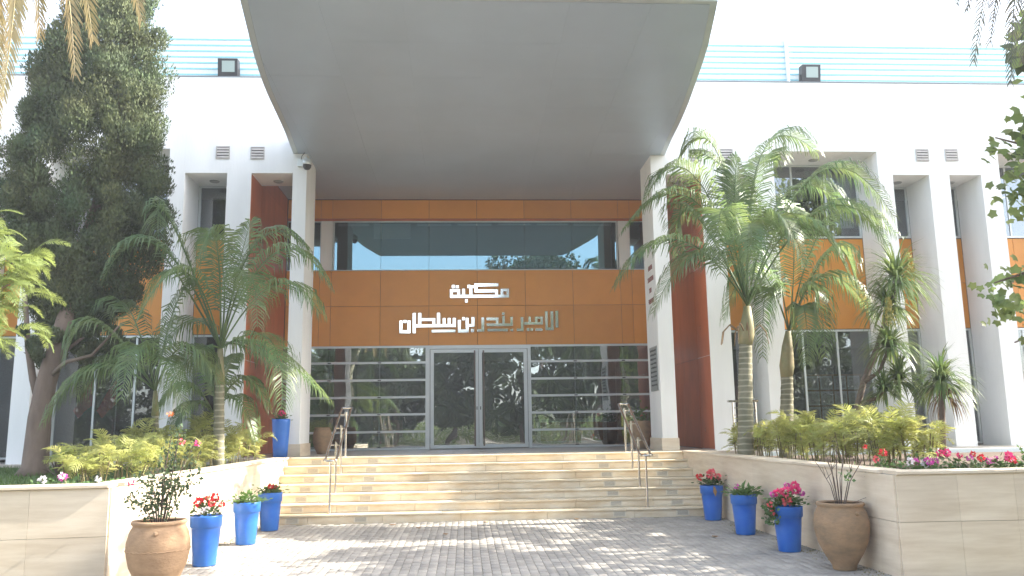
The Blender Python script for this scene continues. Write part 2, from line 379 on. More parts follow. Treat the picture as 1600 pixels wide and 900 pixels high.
# ------------------------------------------------------------------ stairs and landing
st = MB()
for i in range(7):
    st.box(-3.40, 4.31, 14.63+.3*i, 14.93+.3*i if i < 6 else 16.9, -.06, .15*(i+1)-.035)
stairs = st.obj('stairs', 'mortar', kind='structure')
for i in range(7):
    z0 = .15*i; y = 14.6+.3*i
    xa, xb = XL(y)+.003, XR(y)-.003
    x = xa; first = True
    while x < xb-.01:
        L = rnd.uniform(1.25, 1.65) if not first else rnd.uniform(.5, 1.4)
        x2 = min(xb, x+L); first = False
        if xb-x2 < .3: x2 = xb
        MB().cbox(x+.002, x2-.002, y, y+.028, z0+(.001 if i else -.04), z0+.116, .003).obj('riser', 'step_stone', stairs)
        x = x2
    x = xa; first = True
    while x < xb-.01:
        L = rnd.uniform(1.2, 1.7) if not first else rnd.uniform(.4, 1.5)
        x2 = min(xb, x+L); first = False
        if xb-x2 < .3: x2 = xb
        MB().cbox(x+.002, x2-.002, y-.028, y+(.29 if i < 6 else .33), z0+.118, z0+.15, .007).obj('tread', 'step_stone', stairs)
        x = x2
    for gx in (-2.93+.012*i, -1.78, 2.67, 3.78-.012*i):
        g = MB(); w = .115; yy = y-.007
        g.box(gx-w, gx+w, yy, y-.001, z0+.014, z0+.030); g.box(gx-w, gx+w, yy, y-.001, z0+.096, z0+.108)
        g.box(gx-w, gx-w+.022, yy, y-.001, z0+.030, z0+.096); g.box(gx+w-.022, gx+w, yy, y-.001, z0+.030, z0+.096)
        go = g.obj('step_vent', 'grille_frame', stairs)
        b = MB(); b.box(gx-w+.022, gx+w-.022, y-.003, y-.001, z0+.030, z0+.096); b.obj('vent_backing', 'dark', go)
        s_ = MB()
        for k in range(4):
            zz = z0+.0335+k*.0160
            s_.box(gx-w+.022, gx+w-.022, yy+.001, y-.003, zz, zz+.0105)
        s_.obj('louvre', 'grille_frame', go)
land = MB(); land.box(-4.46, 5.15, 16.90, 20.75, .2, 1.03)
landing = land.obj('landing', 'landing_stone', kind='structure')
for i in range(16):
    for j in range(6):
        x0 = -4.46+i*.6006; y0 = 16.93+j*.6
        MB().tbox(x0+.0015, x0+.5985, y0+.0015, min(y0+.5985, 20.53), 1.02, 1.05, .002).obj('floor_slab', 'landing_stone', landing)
# low wing terraces beside the landing
tb = MB(); tb.box(-16, -4.47, 16.6, 18.25, .2, 1.0); tb.obj('terrace_left', 'landing_stone', kind='structure')
tb = MB(); tb.box(5.16, 18, 16.75, 18.25, .2, 1.03); tb.box(4.36, 5.9, 16.42, 16.749, .2, 1.04); tb.obj('terrace_right', 'landing_stone', kind='structure')
tb = MB(); tb.box(-4.5, -3.45, 16.42, 16.9, .2, 1.045); tb.obj('landing_edge', 'landing_stone', kind='structure')

# ------------------------------------------------------------------ planter walls
def slab_on_line(a, b, z0, z1, th, parent, name='stone_slab', m='travertine', ch=.004):
    # slab standing on the segment a->b, outer side to the right of a->b
    a = Vector((a[0], a[1], 0)); b = Vector((b[0], b[1], 0)); L = (b-a).length
    q = MB(); q.cbox(0, L, -th, 0, z0, z1, ch)
    o = q.obj(name, m, parent)
    d = (b-a)/L
    o.matrix_local = Matrix(((d.x, -d.y, 0, a.x), (d.y, d.x, 0, a.y), (0, 0, 1, 0), (0, 0, 0, 1)))
    return o
def run(a, b, parent, lens, zb=-.07, th=.02, ch=.002):
    A = Vector(a); B = Vector(b); L = (B-A).length; d = (B-A)/L
    for z0, z1, sh in ((zb, .535, 0.0), (.539, 1.022, .0)):
        x = 0; k = 0
        while x < L-.01:
            x2 = min(L, x+lens[(k) % len(lens)]+sh)
            if L-x2 < .25: x2 = L
            p, q = A+d*(x+.0008), A+d*(x2-.0008)
            slab_on_line(p, q, z0, z1, th, parent, ch=.0015); x = x2; k += 1
def caps(a, b, parent, inn=.26, out=.05):
    A = Vector(a); B = Vector(b); L = (B-A).length; d = (B-A)/L; x = 0
    while x < L-.01:
        x2 = min(L, x+1.3)
        if L-x2 < .3: x2 = L
        q = MB(); q.cbox(0, (x2-x)-.003, -out, inn, 1.026, 1.062, .006)
        o = q.obj('cap_slab', 'travertine', parent); p = A+d*x
        o.matrix_local = Matrix(((d.x, -d.y, 0, p.x), (d.y, d.x, 0, p.y), (0, 0, 1, 0), (0, 0, 0, 1)))
        x = x2
LC = (XL(9.0), 9.0); LE = (-10.0, 8.3); LI = (XL(16.4), 16.38)
RC = (XR(8.7), 8.7); RE = (12.5, 8.55); RI = (XR(16.4), 16.38)
lw = thing('planter_wall', 'left travertine planter wall with a sunlit inner face beside blue pots', 'planter wall', (-3.7, 9, 0))
def unpar(o): return o
lwm = MB(); lwm.prism([(LI[0]-.02, LI[1]), (LI[0]-.24, LI[1]), (LC[0]-.26, LC[1]+.24), (LE[0], LE[1]+.24), (LE[0], LE[1]+.024), (LC[0]-.022, LC[1]+.022)], -.07, 1.02)
def reparent_at(o, p):
    o.parent = p; o.matrix_parent_inverse = Matrix.Translation(-Vector(p.location))
o = lwm.obj('core', 'mortar'); reparent_at(o, lw)
class Loc:  # slabs are given in world space, shift them under their Empty
    pass
pre = set(bpy.data.objects)
run(LE, LC, None, [.9, 1.1, .8]); run(LC, LI, None, [1.15, 1.3, 1.2])
caps(LE, (LC[0]+.0, LC[1]), None); caps((LC[0], LC[1]+.262), LI, None)
MB().box(LI[0]-.25, LI[0]-.001, 16.40, 16.46, 0, 1.045).obj('end_slab', 'travertine')
for o in set(bpy.data.objects)-pre: reparent_at(o, lw)
rw = thing('planter_wall', 'right travertine planter wall in shade beside blue pots', 'planter wall', (4.5, 9, 0))
rwm = MB(); rwm.prism([(RI[0]+.02, RI[1]), (RC[0]+.022, RC[1]+.022), (RE[0], RE[1]+.024), (RE[0], RE[1]+.24), (RC[0]+.26, RC[1]+.24), (RI[0]+.24, RI[1])], -.07, 1.02)
o = rwm.obj('core', 'mortar'); reparent_at(o, rw)
pre = set(bpy.data.objects)
run(RI, RC, None, [1.2, 1.15, 1.3]); run(RC, RE, None, [.66, .62, .7])
caps(RC, RE, None); caps(RI, (RC[0], RC[1]+.262), None)
for o in set(bpy.data.objects)-pre: reparent_at(o, rw)
sb = MB(); sb.prism([(-3.66, 16.35), (-16, 16.58), (-16, 8.9), (-10, 8.55), (LC[0]-.2, 9.22)], .3, .93); sb.obj('planting_bed_left', 'soil', kind='structure')
sb = MB(); sb.prism([(4.58, 16.35), (RC[0]+.2, 8.95), (12.5, 8.8), (18, 8.8), (18, 16.35)], .3, .93); sb.obj('planting_bed_right', 'soil', kind='structure')
# lawn strip on the left
n = 9000
P = np.stack([NR.uniform(-12, -4.9, n), NR.uniform(9.8, 16.5, n), np.full(n, .93)], 1)
V, F = leafquads(P, np.array([0, 0, 1.])+rv(n)*.5, rv(n), NR.uniform(.05, .11, n), np.full(n, .006))
o = link('lawn', rawmesh('lawn', V, F, 'turf'), None, 'stuff'); tag(o, 'short green lawn in the raised bed around the conifer trunk', 'grass')
lb = MB(); lb.box(-12, -4.9, 9.8, 16.5, .931, .945); lb.obj('lawn_base', 'turf', kind='structure')

# ------------------------------------------------------------------ library building
bld = thing('library_building', 'white two storey library with orange panels, tall recessed openings and a big grey entrance canopy', 'building', (0, 0, 0))
Y0, Y1 = 17.0, 17.95
def P_(mb, name, m, parent=bld, **k): return mb.obj(name, m, parent, **k)
R_OPEN = [(4.38, 5.15, 6.93, 'red'), (5.62, 6.36, 6.93, 's'), (6.78, 9.13, 7.46, 'w'), (9.45, 10.28, 6.93, 's'), (10.74, 11.47, 6.93, 's'), (11.90, 14.3, 7.46, 'w'), (14.7, 15.5, 6.93, 's')]
L_OPEN = [(-4.46, -3.60, 6.93, 'red'), (-5.83, -4.96, 6.93, 's'), (-8.62, -6.16, 7.46, 'w'), (-9.85, -8.98, 6.93, 's'), (-11.2, -10.3, 6.93, 's'), (-14.2, -11.7, 7.46, 'w')]
fl = 1.0
for side, ops, xin, xout, zb in (('R', R_OPEN, 4.06, 18, 1.03), ('L', L_OPEN, -3.31, -16, .99)):
    w = MB()
    xs = sorted(ops)
    lo, hi = min(xin, xout), max(xin, xout)
    inner = xs[0][0] if side == 'R' else xs[-1][1]
    # beam above everything
    if side == 'R': w.box(4.38, hi, Y0, Y1, 7.46, 9.06)
    else: w.box(lo, -3.60, Y0, Y1, 7.46, 9.06)
    cur = None
    edges = []
    for (a, b, zt, k) in xs:
        if zt < 7.46: w.box(a, b, Y0, Y1, zt, 7.46)
    # fins
    g = []
    for (p, q) in zip(xs[:-1], xs[1:]): g.append((p[1], q[0]))
    if side == 'R': g.append((xs[-1][1], hi))
    else: g.append((lo, xs[0][0]))
    for a, b in g: w.box(a, b, Y0, Y1, zb, 7.46)
    P_(w, 'wall', 'plaster')
    # columns framing the entrance stand 1.03 deep
    c = MB()
    if side == 'R': c.box(4.06, 4.379, Y0, 18.05, 1.30, 7.355)
    else: c.box(-3.599, -3.31, Y0, 18.05, 1.30, 7.355)
    col = P_(c, 'column', 'plaster')
    p = MB()
    if side == 'R': p.cbox(4.035, 4.40, Y0-.025, 18.075, 1.05, 1.299, .004)
    else: p.cbox(-3.625, -3.285, Y0-.025, 18.075, 1.05, 1.299, .004)
    p.obj('plinth', 'travertine', col)
P_(MB().box(-3.599, 4.379, Y0+.02, Y1, 7.72, 9.05), 'wall', 'plaster')
# shell behind
P_(MB().box(-16, 18, 17.96, 34, 8.86, 9.03), 'roof_slab', 'plaster')
P_(MB().box(-16, 18, 33.8, 34, .0, 8.85).box(-16.2, -16, 17, 34, 0, 8.85).box(18, 18.2, 17, 34, 0, 8.85), 'rear_wall', 'plaster')
P_(MB().box(-15.9, -4.6, 18.3, 26, 1.0, 1.06).box(5.3, 17.9, 18.3, 26, 1.0, 1.06).box(-4.45, 5.14, 20.76, 33.7, 1.0, 1.045), 'floor_slab', 'interior_floor')
P_(MB().box(-15.9, -4.6, 18.34, 26, 3.9, 5.4).box(5.3, 17.9, 18.34, 26, 3.9, 5.4).box(-4.45, 5.14, 20.8, 33.7, 3.75, 5.35), 'floor_structure', 'interior')
P_(MB().box(-15.9, -4.6, 26, 26.1, 1.06, 8.85).box(5.3, 17.9, 26, 26.1, 1.06, 8.85), 'inner_wall', 'interior_dark')
P_(MB().box(-4.45, 5.14, 28, 28.1, 1.05, 8.8), 'inner_wall', 'interior_dark')
P_(MB().box(-4.45, 5.14, 27.5, 27.9, 5.4, 6.9), 'inner_wall', 'interior')
# side walls of the porch, clad in red-brown panels
for (x, s, xo) in ((-4.46, -1, 'L'), (5.15, 1, 'R')):
    if s < 0: P_(MB().box(-4.66, -4.478, Y1+.001, 28, 1.0, 8.8), 'wall', 'interior_dark')
    else: P_(MB().box(5.168, 5.35, Y1+.001, 28, 1.0, 8.8), 'wall', 'interior_dark')
    for y0, y1 in ((17.03, 17.94), (17.95, 19.25), (19.255, 20.56)):
        for z0, z1 in ((1.06, 3.0), (3.005, 4.95), (4.955, 6.92)):
            xa, xb = (x-.017, x+.004) if s < 0 else (x-.004, x+.017)
            P_(MB().box(xa, xb, y0+.002, y1-.002, z0, z1-.004), 'wall_panel', 'redwood')
    if s < 0: P_(MB().box(-4.477, -4.456, Y1+.002, 20.55, 6.922, 7.355), 'wall_panel', 'redwood')
    else: P_(MB().box(5.146, 5.167, Y1+.002, 20.55, 6.922, 7.355), 'wall_panel', 'redwood')
# small ring pulls on the red panels, right
for z in (3.05+.6, 1.45):
    P_(MB().tube([(5.145, 17.6+.03*math.cos(t), z+.04*math.sin(t)) for t in np.linspace(-1.6, 1.6, 9)], .006, 6), 'ring_pull', 'steel')

# ---- entrance back wall at y = 20.6
YB = 20.6
P_(MB().box(-4.45, 5.14, YB+.03, YB+.16, 3.62, 5.48).box(-4.45, 5.14, YB+.03, YB+.16, 6.84, 8.8), 'wall', 'joint')
cx = [-4.45, -3.62, -3.33, -2.10, -.885, .335, 1.555, 2.775, 4.0, 4.30, 5.14]
def panel(x0, x1, z0, z1, y=YB, m='orange'):
    return P_(MB().cbox(x0+.004, x1-.004, y, y+.025, z0+.004, z1-.004, .003), 'wall_panel', m)
for a, b in zip(cx[:-1], cx[1:]):
    m = 'redwood' if (b < -3.7 or a > 4.25 and b > 5) else 'orange'
    m = 'orange'
    panel(a, b, 3.60, 4.60, m=m); panel(a, b, 4.60, 5.51, m=m); panel(a, b, 6.86, 7.35, m=m)
# red back wall seen through the outer openings
# upper windows
uw = P_(MB().box(-3.30, 3.96, YB-.015, YB+.05, 6.76, 6.79).box(-3.30, -3.27, YB-.015, YB+.05, 5.52, 6.76).box(3.93, 3.96, YB-.015, YB+.05, 5.52, 6.76).box(-3.30, 3.96, YB+.0, YB+.05, 5.512, 5.53), 'window', 'metal_white')
px = [-3.268, -2.10, -.885, .335, 1.555, 2.775, 3.928]
for a, b in zip(px[:-1], px[1:]):
    tp_ = MB().box(a+.004, b-.004, YB+.006, YB+.014, 5.531, 6.758)
    tp_.v = [(x, y+(6.758-z)*.0155, z) for x, y, z in tp_.v]; tp_.obj('pane', 'glass_high', uw)
lintel = P_(MB().box(-4.45, 5.14, YB+.01, YB+.12, 6.792, 6.855), 'lintel', 'redwood')
for a, b in ((-3.60, -3.315), (3.985, 4.27)):
    P_(MB().box(a, b, YB-.02, YB+.2, 5.515, 6.79), 'mullion', 'plaster')
for a, b in ((-4.45, -3.605), (4.275, 5.14)):
    w_ = P_(MB().box(a, b, YB+.0, YB+.05, 5.512, 5.53).box(a, b, YB, YB+.05, 6.765, 6.789).box(a, a+.02, YB, YB+.05, 5.53, 6.765).box(b-.02, b, YB, YB+.05, 5.53, 6.765), 'window', 'alu')
    MB().box(a+.02, b-.02, YB+.012, YB+.022, 5.531, 6.764).obj('pane', 'glass_high', w_)
for i, (a, b, z) in enumerate(((-3.2, -2.42, 6.70), (-2.30, -1.36, 6.36), (-1.2, -.32, 6.70), (-.15, .72, 6.71), (.88, 1.75, 6.72), (1.9, 2.7, 6.72), (2.85, 3.85, 6.70))):
    bl = P_(MB().box(a, b, YB+.12, YB+.125, z, 6.755), 'roller_blind', 'blind')
    MB().tube([(a, YB+.122, z), (b, YB+.122, z)], .010, 6).obj('hem_bar', 'blind', bl)

# lower glazed screen
ZR = [1.49, 1.91, 2.33, 2.75, 3.18]
def screen(xa, xb, posts, ins):
    s_ = MB()
    for z in ZR: s_.box(xa, xb, YB-.012, YB+.03, z-.027, z+.027)
    s_.box(xa, xb, YB-.012, YB+.03, 1.055, 1.10); s_.box(xa, xb, YB-.012, YB+.03, 3.55, 3.60)
    so = P_(s_, 'glazed_screen', 'metal_white')
    zs = [1.10]+[v for z in ZR for v in (z-.027, z+.027)]+[3.55]
    pxx = sorted([xa]+posts+[xb])
    for a, b in zip(pxx[:-1], pxx[1:]):
        for k in range(0, len(zs), 2):
            MB().box(a+.003, b-.003, YB+.002, YB+.012, zs[k]+.001, zs[k+1]-.001).obj('pane', 'glass_low', so)
    for p in posts:
        f = MB()
        f.box(p-.009, p+.009, YB+.05, YB+.14, 1.055, 3.60); fo = f.obj('glass_fin', 'grey_plastic', so)
        c_ = MB()
        for z in ZR+[1.12, 3.53]: c_.box(p-.04, p+.04, YB-.028, YB-.013, z-.012, z+.012)
        c_.obj('clamp', 'black_metal', so)
screen(-4.45, -.965, [-3.33, -2.10], 1)
screen(1.66, 5.14, [2.775, 4.0], 1)
P_(MB().box(-.964, -.86, YB-.03, YB+.05, 1.055, 3.60).box(1.58, 1.659, YB-.03, YB+.05, 1.055, 3.60).box(-.86, 1.58, YB-.03, YB+.05, 3.51, 3.60), 'door_frame', 'metal_white')
for (a, b, hx) in ((-.845, .345, .255), (.355, 1.565, .475)):
    z0, z1 = 1.07, 3.50
    fr = MB(); t = .085
    fr.box(a, a+t, YB-.02, YB+.03, z0, z1).box(b-t, b, YB-.02, YB+.03, z0, z1).box(a+t, b-t, YB-.02, YB+.03, z1-t, z1).box(a+t, b-t, YB-.02, YB+.03, z0, z0+t)
    d = P_(fr, 'door', 'metal_white')
    MB().box(a+t, b-t, YB+.0, YB+.01, z0+t, z1-t).obj('pane', 'glass_low', d)
    h = MB(); h.tube([(hx, YB-.09, 1.12), (hx, YB-.09, 3.46)], .02, 10)
    for z in (1.2, 2.25, 3.38): h.tube([(hx, YB-.09, z), (hx, YB-.0, z)], .010, 8)
    h.obj('handle', 'bronze', d, smooth=False)
    k = MB(); k.box((b-.05 if hx < .3 else a+.03), (b-.03 if hx < .3 else a+.05), YB-.026, YB-.021, 2.0, 2.08); k.obj('lock', 'black_metal', d)
# things in the lobby
ct = thing('reception_counter', 'orange fronted reception counter with a pale frame behind the right glass screen', 'counter', (2.6, 22.6, 1.05))
MB().box(-.55, 1.15, -.02, .45, 0.12, .62).obj('front', 'counter', ct)
MB().box(-.66, 1.26, -.05, .5, .621, .72).box(1.151, 1.26, -.05, .5, .0, .62).box(-.66, -.551, -.05, .5, .0, .62).box(-.55, 1.15, -.05, .5, 0, .119).obj('frame', 'metal_white', ct)
for i, x in enumerate((-2.75, 3.6)):
    o = MB().box(-.2, .2, -.2, .2, 0, 2.69).obj('interior_column', 'interior', bld); o.location = (x, 23.2, 1.05)
o = MB().box(-1.6, .2, 0, .4, .3, .75).obj('lobby_bench', 'wood'); o.location = (-2.0, 24, 1.05); tag(o, 'low wooden bench in the lobby behind the left glass screen', 'bench')
MB().box(-1.5, -1.4, .05, .35, 0, .299).box(0, .1, .05, .35, 0, .299).obj('leg', 'wood', o)

# ---- canopy
Z0, Z1 = 7.36, 7.70
outL = [(10.85, -3.12), (11.46, -3.20), (11.92, -3.26), (12.63, -3.35), (13.44, -3.43), (14.1, -3.47), (15.72, -3.52), (17.0, -3.60)]
outR = [(10.84, 3.68), (11.47, 3.80), (12.14, 3.92), (12.79, 4.01), (13.48, 4.09), (14.36, 4.19), (15.19, 4.26), (16.1, 4.31), (17.0, 4.38)]
def interp(tab, y):
    ys_ = [t[0] for t in tab]; xs_ = [t[1] for t in tab]; return float(np.interp(y, ys_, xs_))
yy = list(np.linspace(10.85, 17.0, 24))
poly = [(interp(outL, y), y) for y in yy[::-1]] + [(interp(outR, y), y) for y in yy]
poly = [(-3.60, 17.0)]+poly[1:-1]+[(4.38, 17.0)]
poly = poly[::-1]  # orientation
cn = MB(); cn.prism(poly, Z0+.012, Z1)
cn.box(-3.60, 4.38, 17.0, Y1, Z0+.012, Z1); cn.box(-4.46, 5.15, Y1, 20.62, Z0+.012, Z1)
canopy = P_(cn, 'canopy', 'soffit')
rim = MB()
ip = [(interp(outL, y), y) for y in yy[::-1]] + [(interp(outR, y), y) for y in yy]
inner = []
for (x, y) in ip:
    s_ = 1 if x < .4 else -1
    inner.append((x+.10*s_, max(y, 10.95)))
nn = len(ip)
Vv = [(x, y, Z0) for x, y in ip]+[(x, y, Z0) for x, y in inner]+[(x, y, Z0+.012) for x, y in ip]+[(x, y, Z0+.012) for x, y in inner]
Ff = []
for i in range(nn-1):
    Ff += [(i, i+1, nn+i+1, nn+i), (i, 2*nn+i, 2*nn+i+1, i+1), (nn+i, nn+i+1, 3*nn+i+1, 3*nn+i)]
rim.add(Vv, Ff); rim.obj('edge_trim', 'alu', canopy)
# soffit panels
cols = np.linspace(-4.46, 5.15, 9); rows = np.linspace(10.96, 20.58, 9)
for j in range(8):
    for i in range(8):
        xa, xb = cols[i]+.0012, cols[i+1]-.0012; ya, yb = rows[j]+.0012, rows[j+1]-.0012
        sub = list(np.linspace(ya, yb, 7)); Lp = []; Rp = []
        for y in sub:
            if y <= 17.0: l, r = interp(outL, y)+.105, interp(outR, y)-.105
            elif y <= Y1: l, r = -3.58, 4.36
            else: l, r = -4.45, 5.14
            a, b = max(xa, l), min(xb, r)
            if b-a > .01: Lp.append((a, y)); Rp.append((b, y))
        if len(Lp) >= 2:
            q = MB(); q.prism(Lp[::-1]+Rp, Z0+rnd.uniform(-.001, .001), Z0+.011)
            q.obj('soffit_panel', 'soffit', canopy)

for o in [canopy]+list(canopy.children):      # the soffit rises gently towards its free edge
    for v in o.data.vertices:
        if v.co.y < 17.0: v.co.z += .04*(17.0-v.co.y)
    o.data.update()

# ---- roof parapet in striped mosaic
def mosaic_wall(xa, xb, y, z0, z1, stripes, name, parent, th=.25):
    o = P_(MB().box(xa, xb, y, y+th, z0, z1), name, 'mosaic', parent)
    for z in stripes: MB().box(xa, xb, y-.012, y-.001, z, z+.032).obj('blue_stripe', 'mosaic_blue', o)
    return o
strp = [9.10+.137*i for i in range(9)]
mosaic_wall(-16, 18, 17.42, 9.061, 10.27, [z+.05 for z in strp if z+.08 < 10.27]+[], 'mosaic_parapet', bld)
P_(MB().box(-16, -3.61, 16.99, 17.10, 9.062, 9.085).box(4.39, 18, 16.99, 17.10, 9.062, 9.085), 'coping_strip', 'coping')
P_(MB().box(-16, 18, 17.11, 17.41, 9.062, 9.07), 'gutter', 'coping')
P_(MB().tube([(7.42, 17.38, 9.06), (7.42, 17.38, 10.3)], .035, 10), 'rain_pipe', 'plaster')
# mosaic terrace front on the right
mo = MB().box(5.95, 18, 16.5, 16.749, .4, 1.0).obj('mosaic_ledge', 'mosaic'); tag(mo, 'pale mosaic ledge with blue stripes behind the flowers at right', 'low wall')
for z in (.62, .85): MB().box(5.95, 18, 16.488, 16.499, z, z+.04).obj('blue_stripe', 'mosaic_blue', mo)

# ---- wing windows
def wing(ops, right):
    for (a, b, zt, k) in ops:
        if k == 'red': continue
        yb = Y1
        n = 1 if k == 's' else 3
        xs_ = np.linspace(a, b, n+1)
        P_(MB().box(a, b, yb+.04, yb+.12, 3.62, 5.72), 'wall', 'joint')
        for i in range(n):
            for z0, z1 in ((3.63, 4.67), (4.67, 5.70)):
                P_(MB().cbox(xs_[i]+.004, xs_[i+1]-.004, yb+.012, yb+.038, z0+.004, z1-.004, .003), 'wall_panel', 'orange')
        for z0, z1 in ((1.06, 3.62), (5.72, zt)):
            t = .045
            f = MB().box(a+.002, a+t, yb+.01, yb+.07, z0, z1-.002).box(b-t, b-.002, yb+.01, yb+.07, z0, z1-.002).box(a+t, b-t, yb+.01, yb+.07, z0, z0+t).box(a+t, b-t, yb+.01, yb+.07, z1-t, z1-.002)
            if n == 3:
                for q in xs_[1:-1]: f.box(q-.02, q+.02, yb+.02, yb+.06, z0+t, z1-t)
            w_ = P_(f, 'window', 'metal_white')
            if n == 1: MB().box(a+t, b-t, yb+.035, yb+.043, z0+t, z1-t).obj('pane', 'glass_wing', w_)
            else:
                e = [a+t]+[v for q in xs_[1:-1] for v in (q-.02, q+.02)]+[b-t]
                for i in range(0, len(e), 2): MB().box(e[i], e[i+1], yb+.035, yb+.043, z0+t, z1-t).obj('pane', 'glass_wing', w_)
wing(R_OPEN, True); wing(L_OPEN, False)
# round ceiling lights in the opening heads
def dl(x, z, y=17.55):
    o = MB().lathe([(.0, z-.012), (.085, z-.012), (.10, z-.004), (.10, z)], 20).obj('downlight_housing', 'grey_plastic', smooth=False)
    return o
for i, (a, b, zt, k) in enumerate(L_OPEN[:4]+R_OPEN[:6]):
    side = 'left' if b < 0 else 'right'
    r = thing('ceiling_light', 'round recessed ceiling light in the %s %s wing opening, %s from the entrance' % (({'red': 'red sided', 's': 'narrow', 'w': 'wide'})[k], side, ['first', 'second', 'third', 'fourth', 'fifth', 'sixth'][i if i < 4 else i-4]), 'ceiling light', ((a+b)/2, 17.6, zt), 0, 'round ceiling lights under the window openings')
    MB().lathe([(.06, -.022), (.095, -.018), (.11, -.001)], 20).obj('rim', 'grey_plastic', r)
    MB().lathe([(.001, -.012), (.058, -.012)], 20, cap=False).obj('lens', 'dark', r)
# wall vents
for x, z in ((-5.065, 7.375), (-4.345, 7.365), (-9.49, 7.38), (5.05, 7.36), (5.745, 7.365), (10.17, 7.38), (10.84, 7.385), (-8.75, 7.38), (15.1, 7.38)):
    v = MB(); v.box(x-.145, x+.145, 16.985, 16.998, z-.14, z-.12).box(x-.145, x+.145, 16.985, 16.998, z+.12, z+.14).box(x-.145, x-.125, 16.985, 16.998, z-.12, z+.12).box(x+.125, x+.145, 16.985, 16.998, z-.12, z+.12)
    vo = P_(v, 'wall_vent', 'vent')
    MB().box(x-.125, x+.125, 16.994, 16.998, z-.12, z+.12).obj('vent_backing', 'dark', vo)
    for k in range(4):
        zz = z-.115+k*.06
        MB().add([(x-.125, 16.975, zz), (x+.125, 16.975, zz), (x+.125, 16.992, zz+.045), (x-.125, 16.992, zz+.045), (x-.125, 16.979, zz-.003), (x+.125, 16.979, zz-.003), (x+.125, 16.993, zz+.035), (x-.125, 16.993, zz+.035)], [(0, 1, 2, 3), (7, 6, 5, 4), (0, 4, 5, 1), (3, 2, 6, 7)]).obj('louvre', 'vent', vo)

# curtains, display boards and flags inside the wings
cv = []; cf = []
for i in range(41):
    u = i/40; x = 7.95+u*1.1; y = 18.16+.035*math.sin(u*45)
    xl = 8.7+u*.36
    cv += [(x, y, 7.38), (xl, y, 6.0)]
    if i: cf.append((2*i-2, 2*i-1, 2*i+1, 2*i))
o = MB().add(cv, cf).obj('curtain', 'curtain', smooth=True)
tag(o, 'pale green curtain drawn aside in the upper wide window at right', 'curtain')
bd = thing('display_board', 'wooden display board with rows of pictures behind the right wide window', 'display board', (8.0, 19.0, 1.06))
MB().box(-.05, 1.35, 0, .04, .5, 1.62).obj('board', 'wood', bd)
for r_ in range(3):
    for c_ in range(4):
        f = MB().box(.0+c_*.33, .29+c_*.33, -.02, -.001, .54+r_*.36, .86+r_*.36).obj('picture', 'metal_white', bd)
        MB().box(.035+c_*.33, .255+c_*.33, -.024, -.021, .58+r_*.36, .82+r_*.36).obj('print', 'paper', f)
for i, (x, ph) in enumerate(((-8.35, .4), (-7.85, .1))):
    f = thing('flag', ('red flag on a pale pole, left one inside the left wide window', 'red flag on a pale pole, right one inside the left wide window')[i], 'flag', (x, 18.7, 1.06))
    MB().tube([(.22, 0, 0), (.22, 0, 1.9)], .014, 8).obj('pole', 'metal_white', f)
    a = []; q = []
    for j in range(9):
        u = j/8
        a += [(.22-.42*u, .03*math.sin(u*9), 1.75-.75*u), (.22-.30*u, .03*math.sin(u*9)+.01, 1.15-.32*u)]
        if j: q.append((2*j-2, 2*j-1, 2*j+1, 2*j))
    MB().add(a, q).obj('cloth', 'flag_red', f, smooth=True)

# ------------------------------------------------------------------ sign lettering
SC = .003051
def rects_mesh(rects, depth, y_front):
    xs_ = sorted({v for r in rects for v in (r[0], r[2])}); zs_ = sorted({v for r in rects for v in (r[1], r[3])})
    fill = {}
    for i in range(len(xs_)-1):
        for j in range(len(zs_)-1):
            mx, mz = (xs_[i]+xs_[i+1])/2, (zs_[j]+zs_[j+1])/2
            if any(r[0] < mx < r[2] and r[1] < mz < r[3] for r in rects): fill[(i, j)] = 1
    X = lambda p: -2.0+ (p)*SC; Zf = lambda p: 5.565 - p*SC*1.008
    m = MB()
    for (i, j) in fill:
        x0, x1, z1, z0 = X(xs_[i]), X(xs_[i+1]), Zf(zs_[j]), Zf(zs_[j+1]); ya, yb = y_front, y_front+depth
        m.quad((x0, ya, z0), (x1, ya, z0), (x1, ya, z1), (x0, ya, z1))
        m.quad((x1, yb, z0), (x0, yb, z0), (x0, yb, z1), (x1, yb, z1))
        if (i-1, j) not in fill: m.quad((x0, yb, z0), (x0, ya, z0), (x0, ya, z1), (x0, yb, z1))
        if (i+1, j) not in fill: m.quad((x1, ya, z0), (x1, yb, z0), (x1, yb, z1), (x1, ya, z1))
        if (i, j+1) not in fill: m.quad((x0, yb, z0), (x1, yb, z0), (x1, ya, z0), (x0, ya, z0))
        if (i, j-1) not in fill: m.quad((x0, ya, z1), (x1, ya, z1), (x1, yb, z1), (x0, yb, z1))
    return m
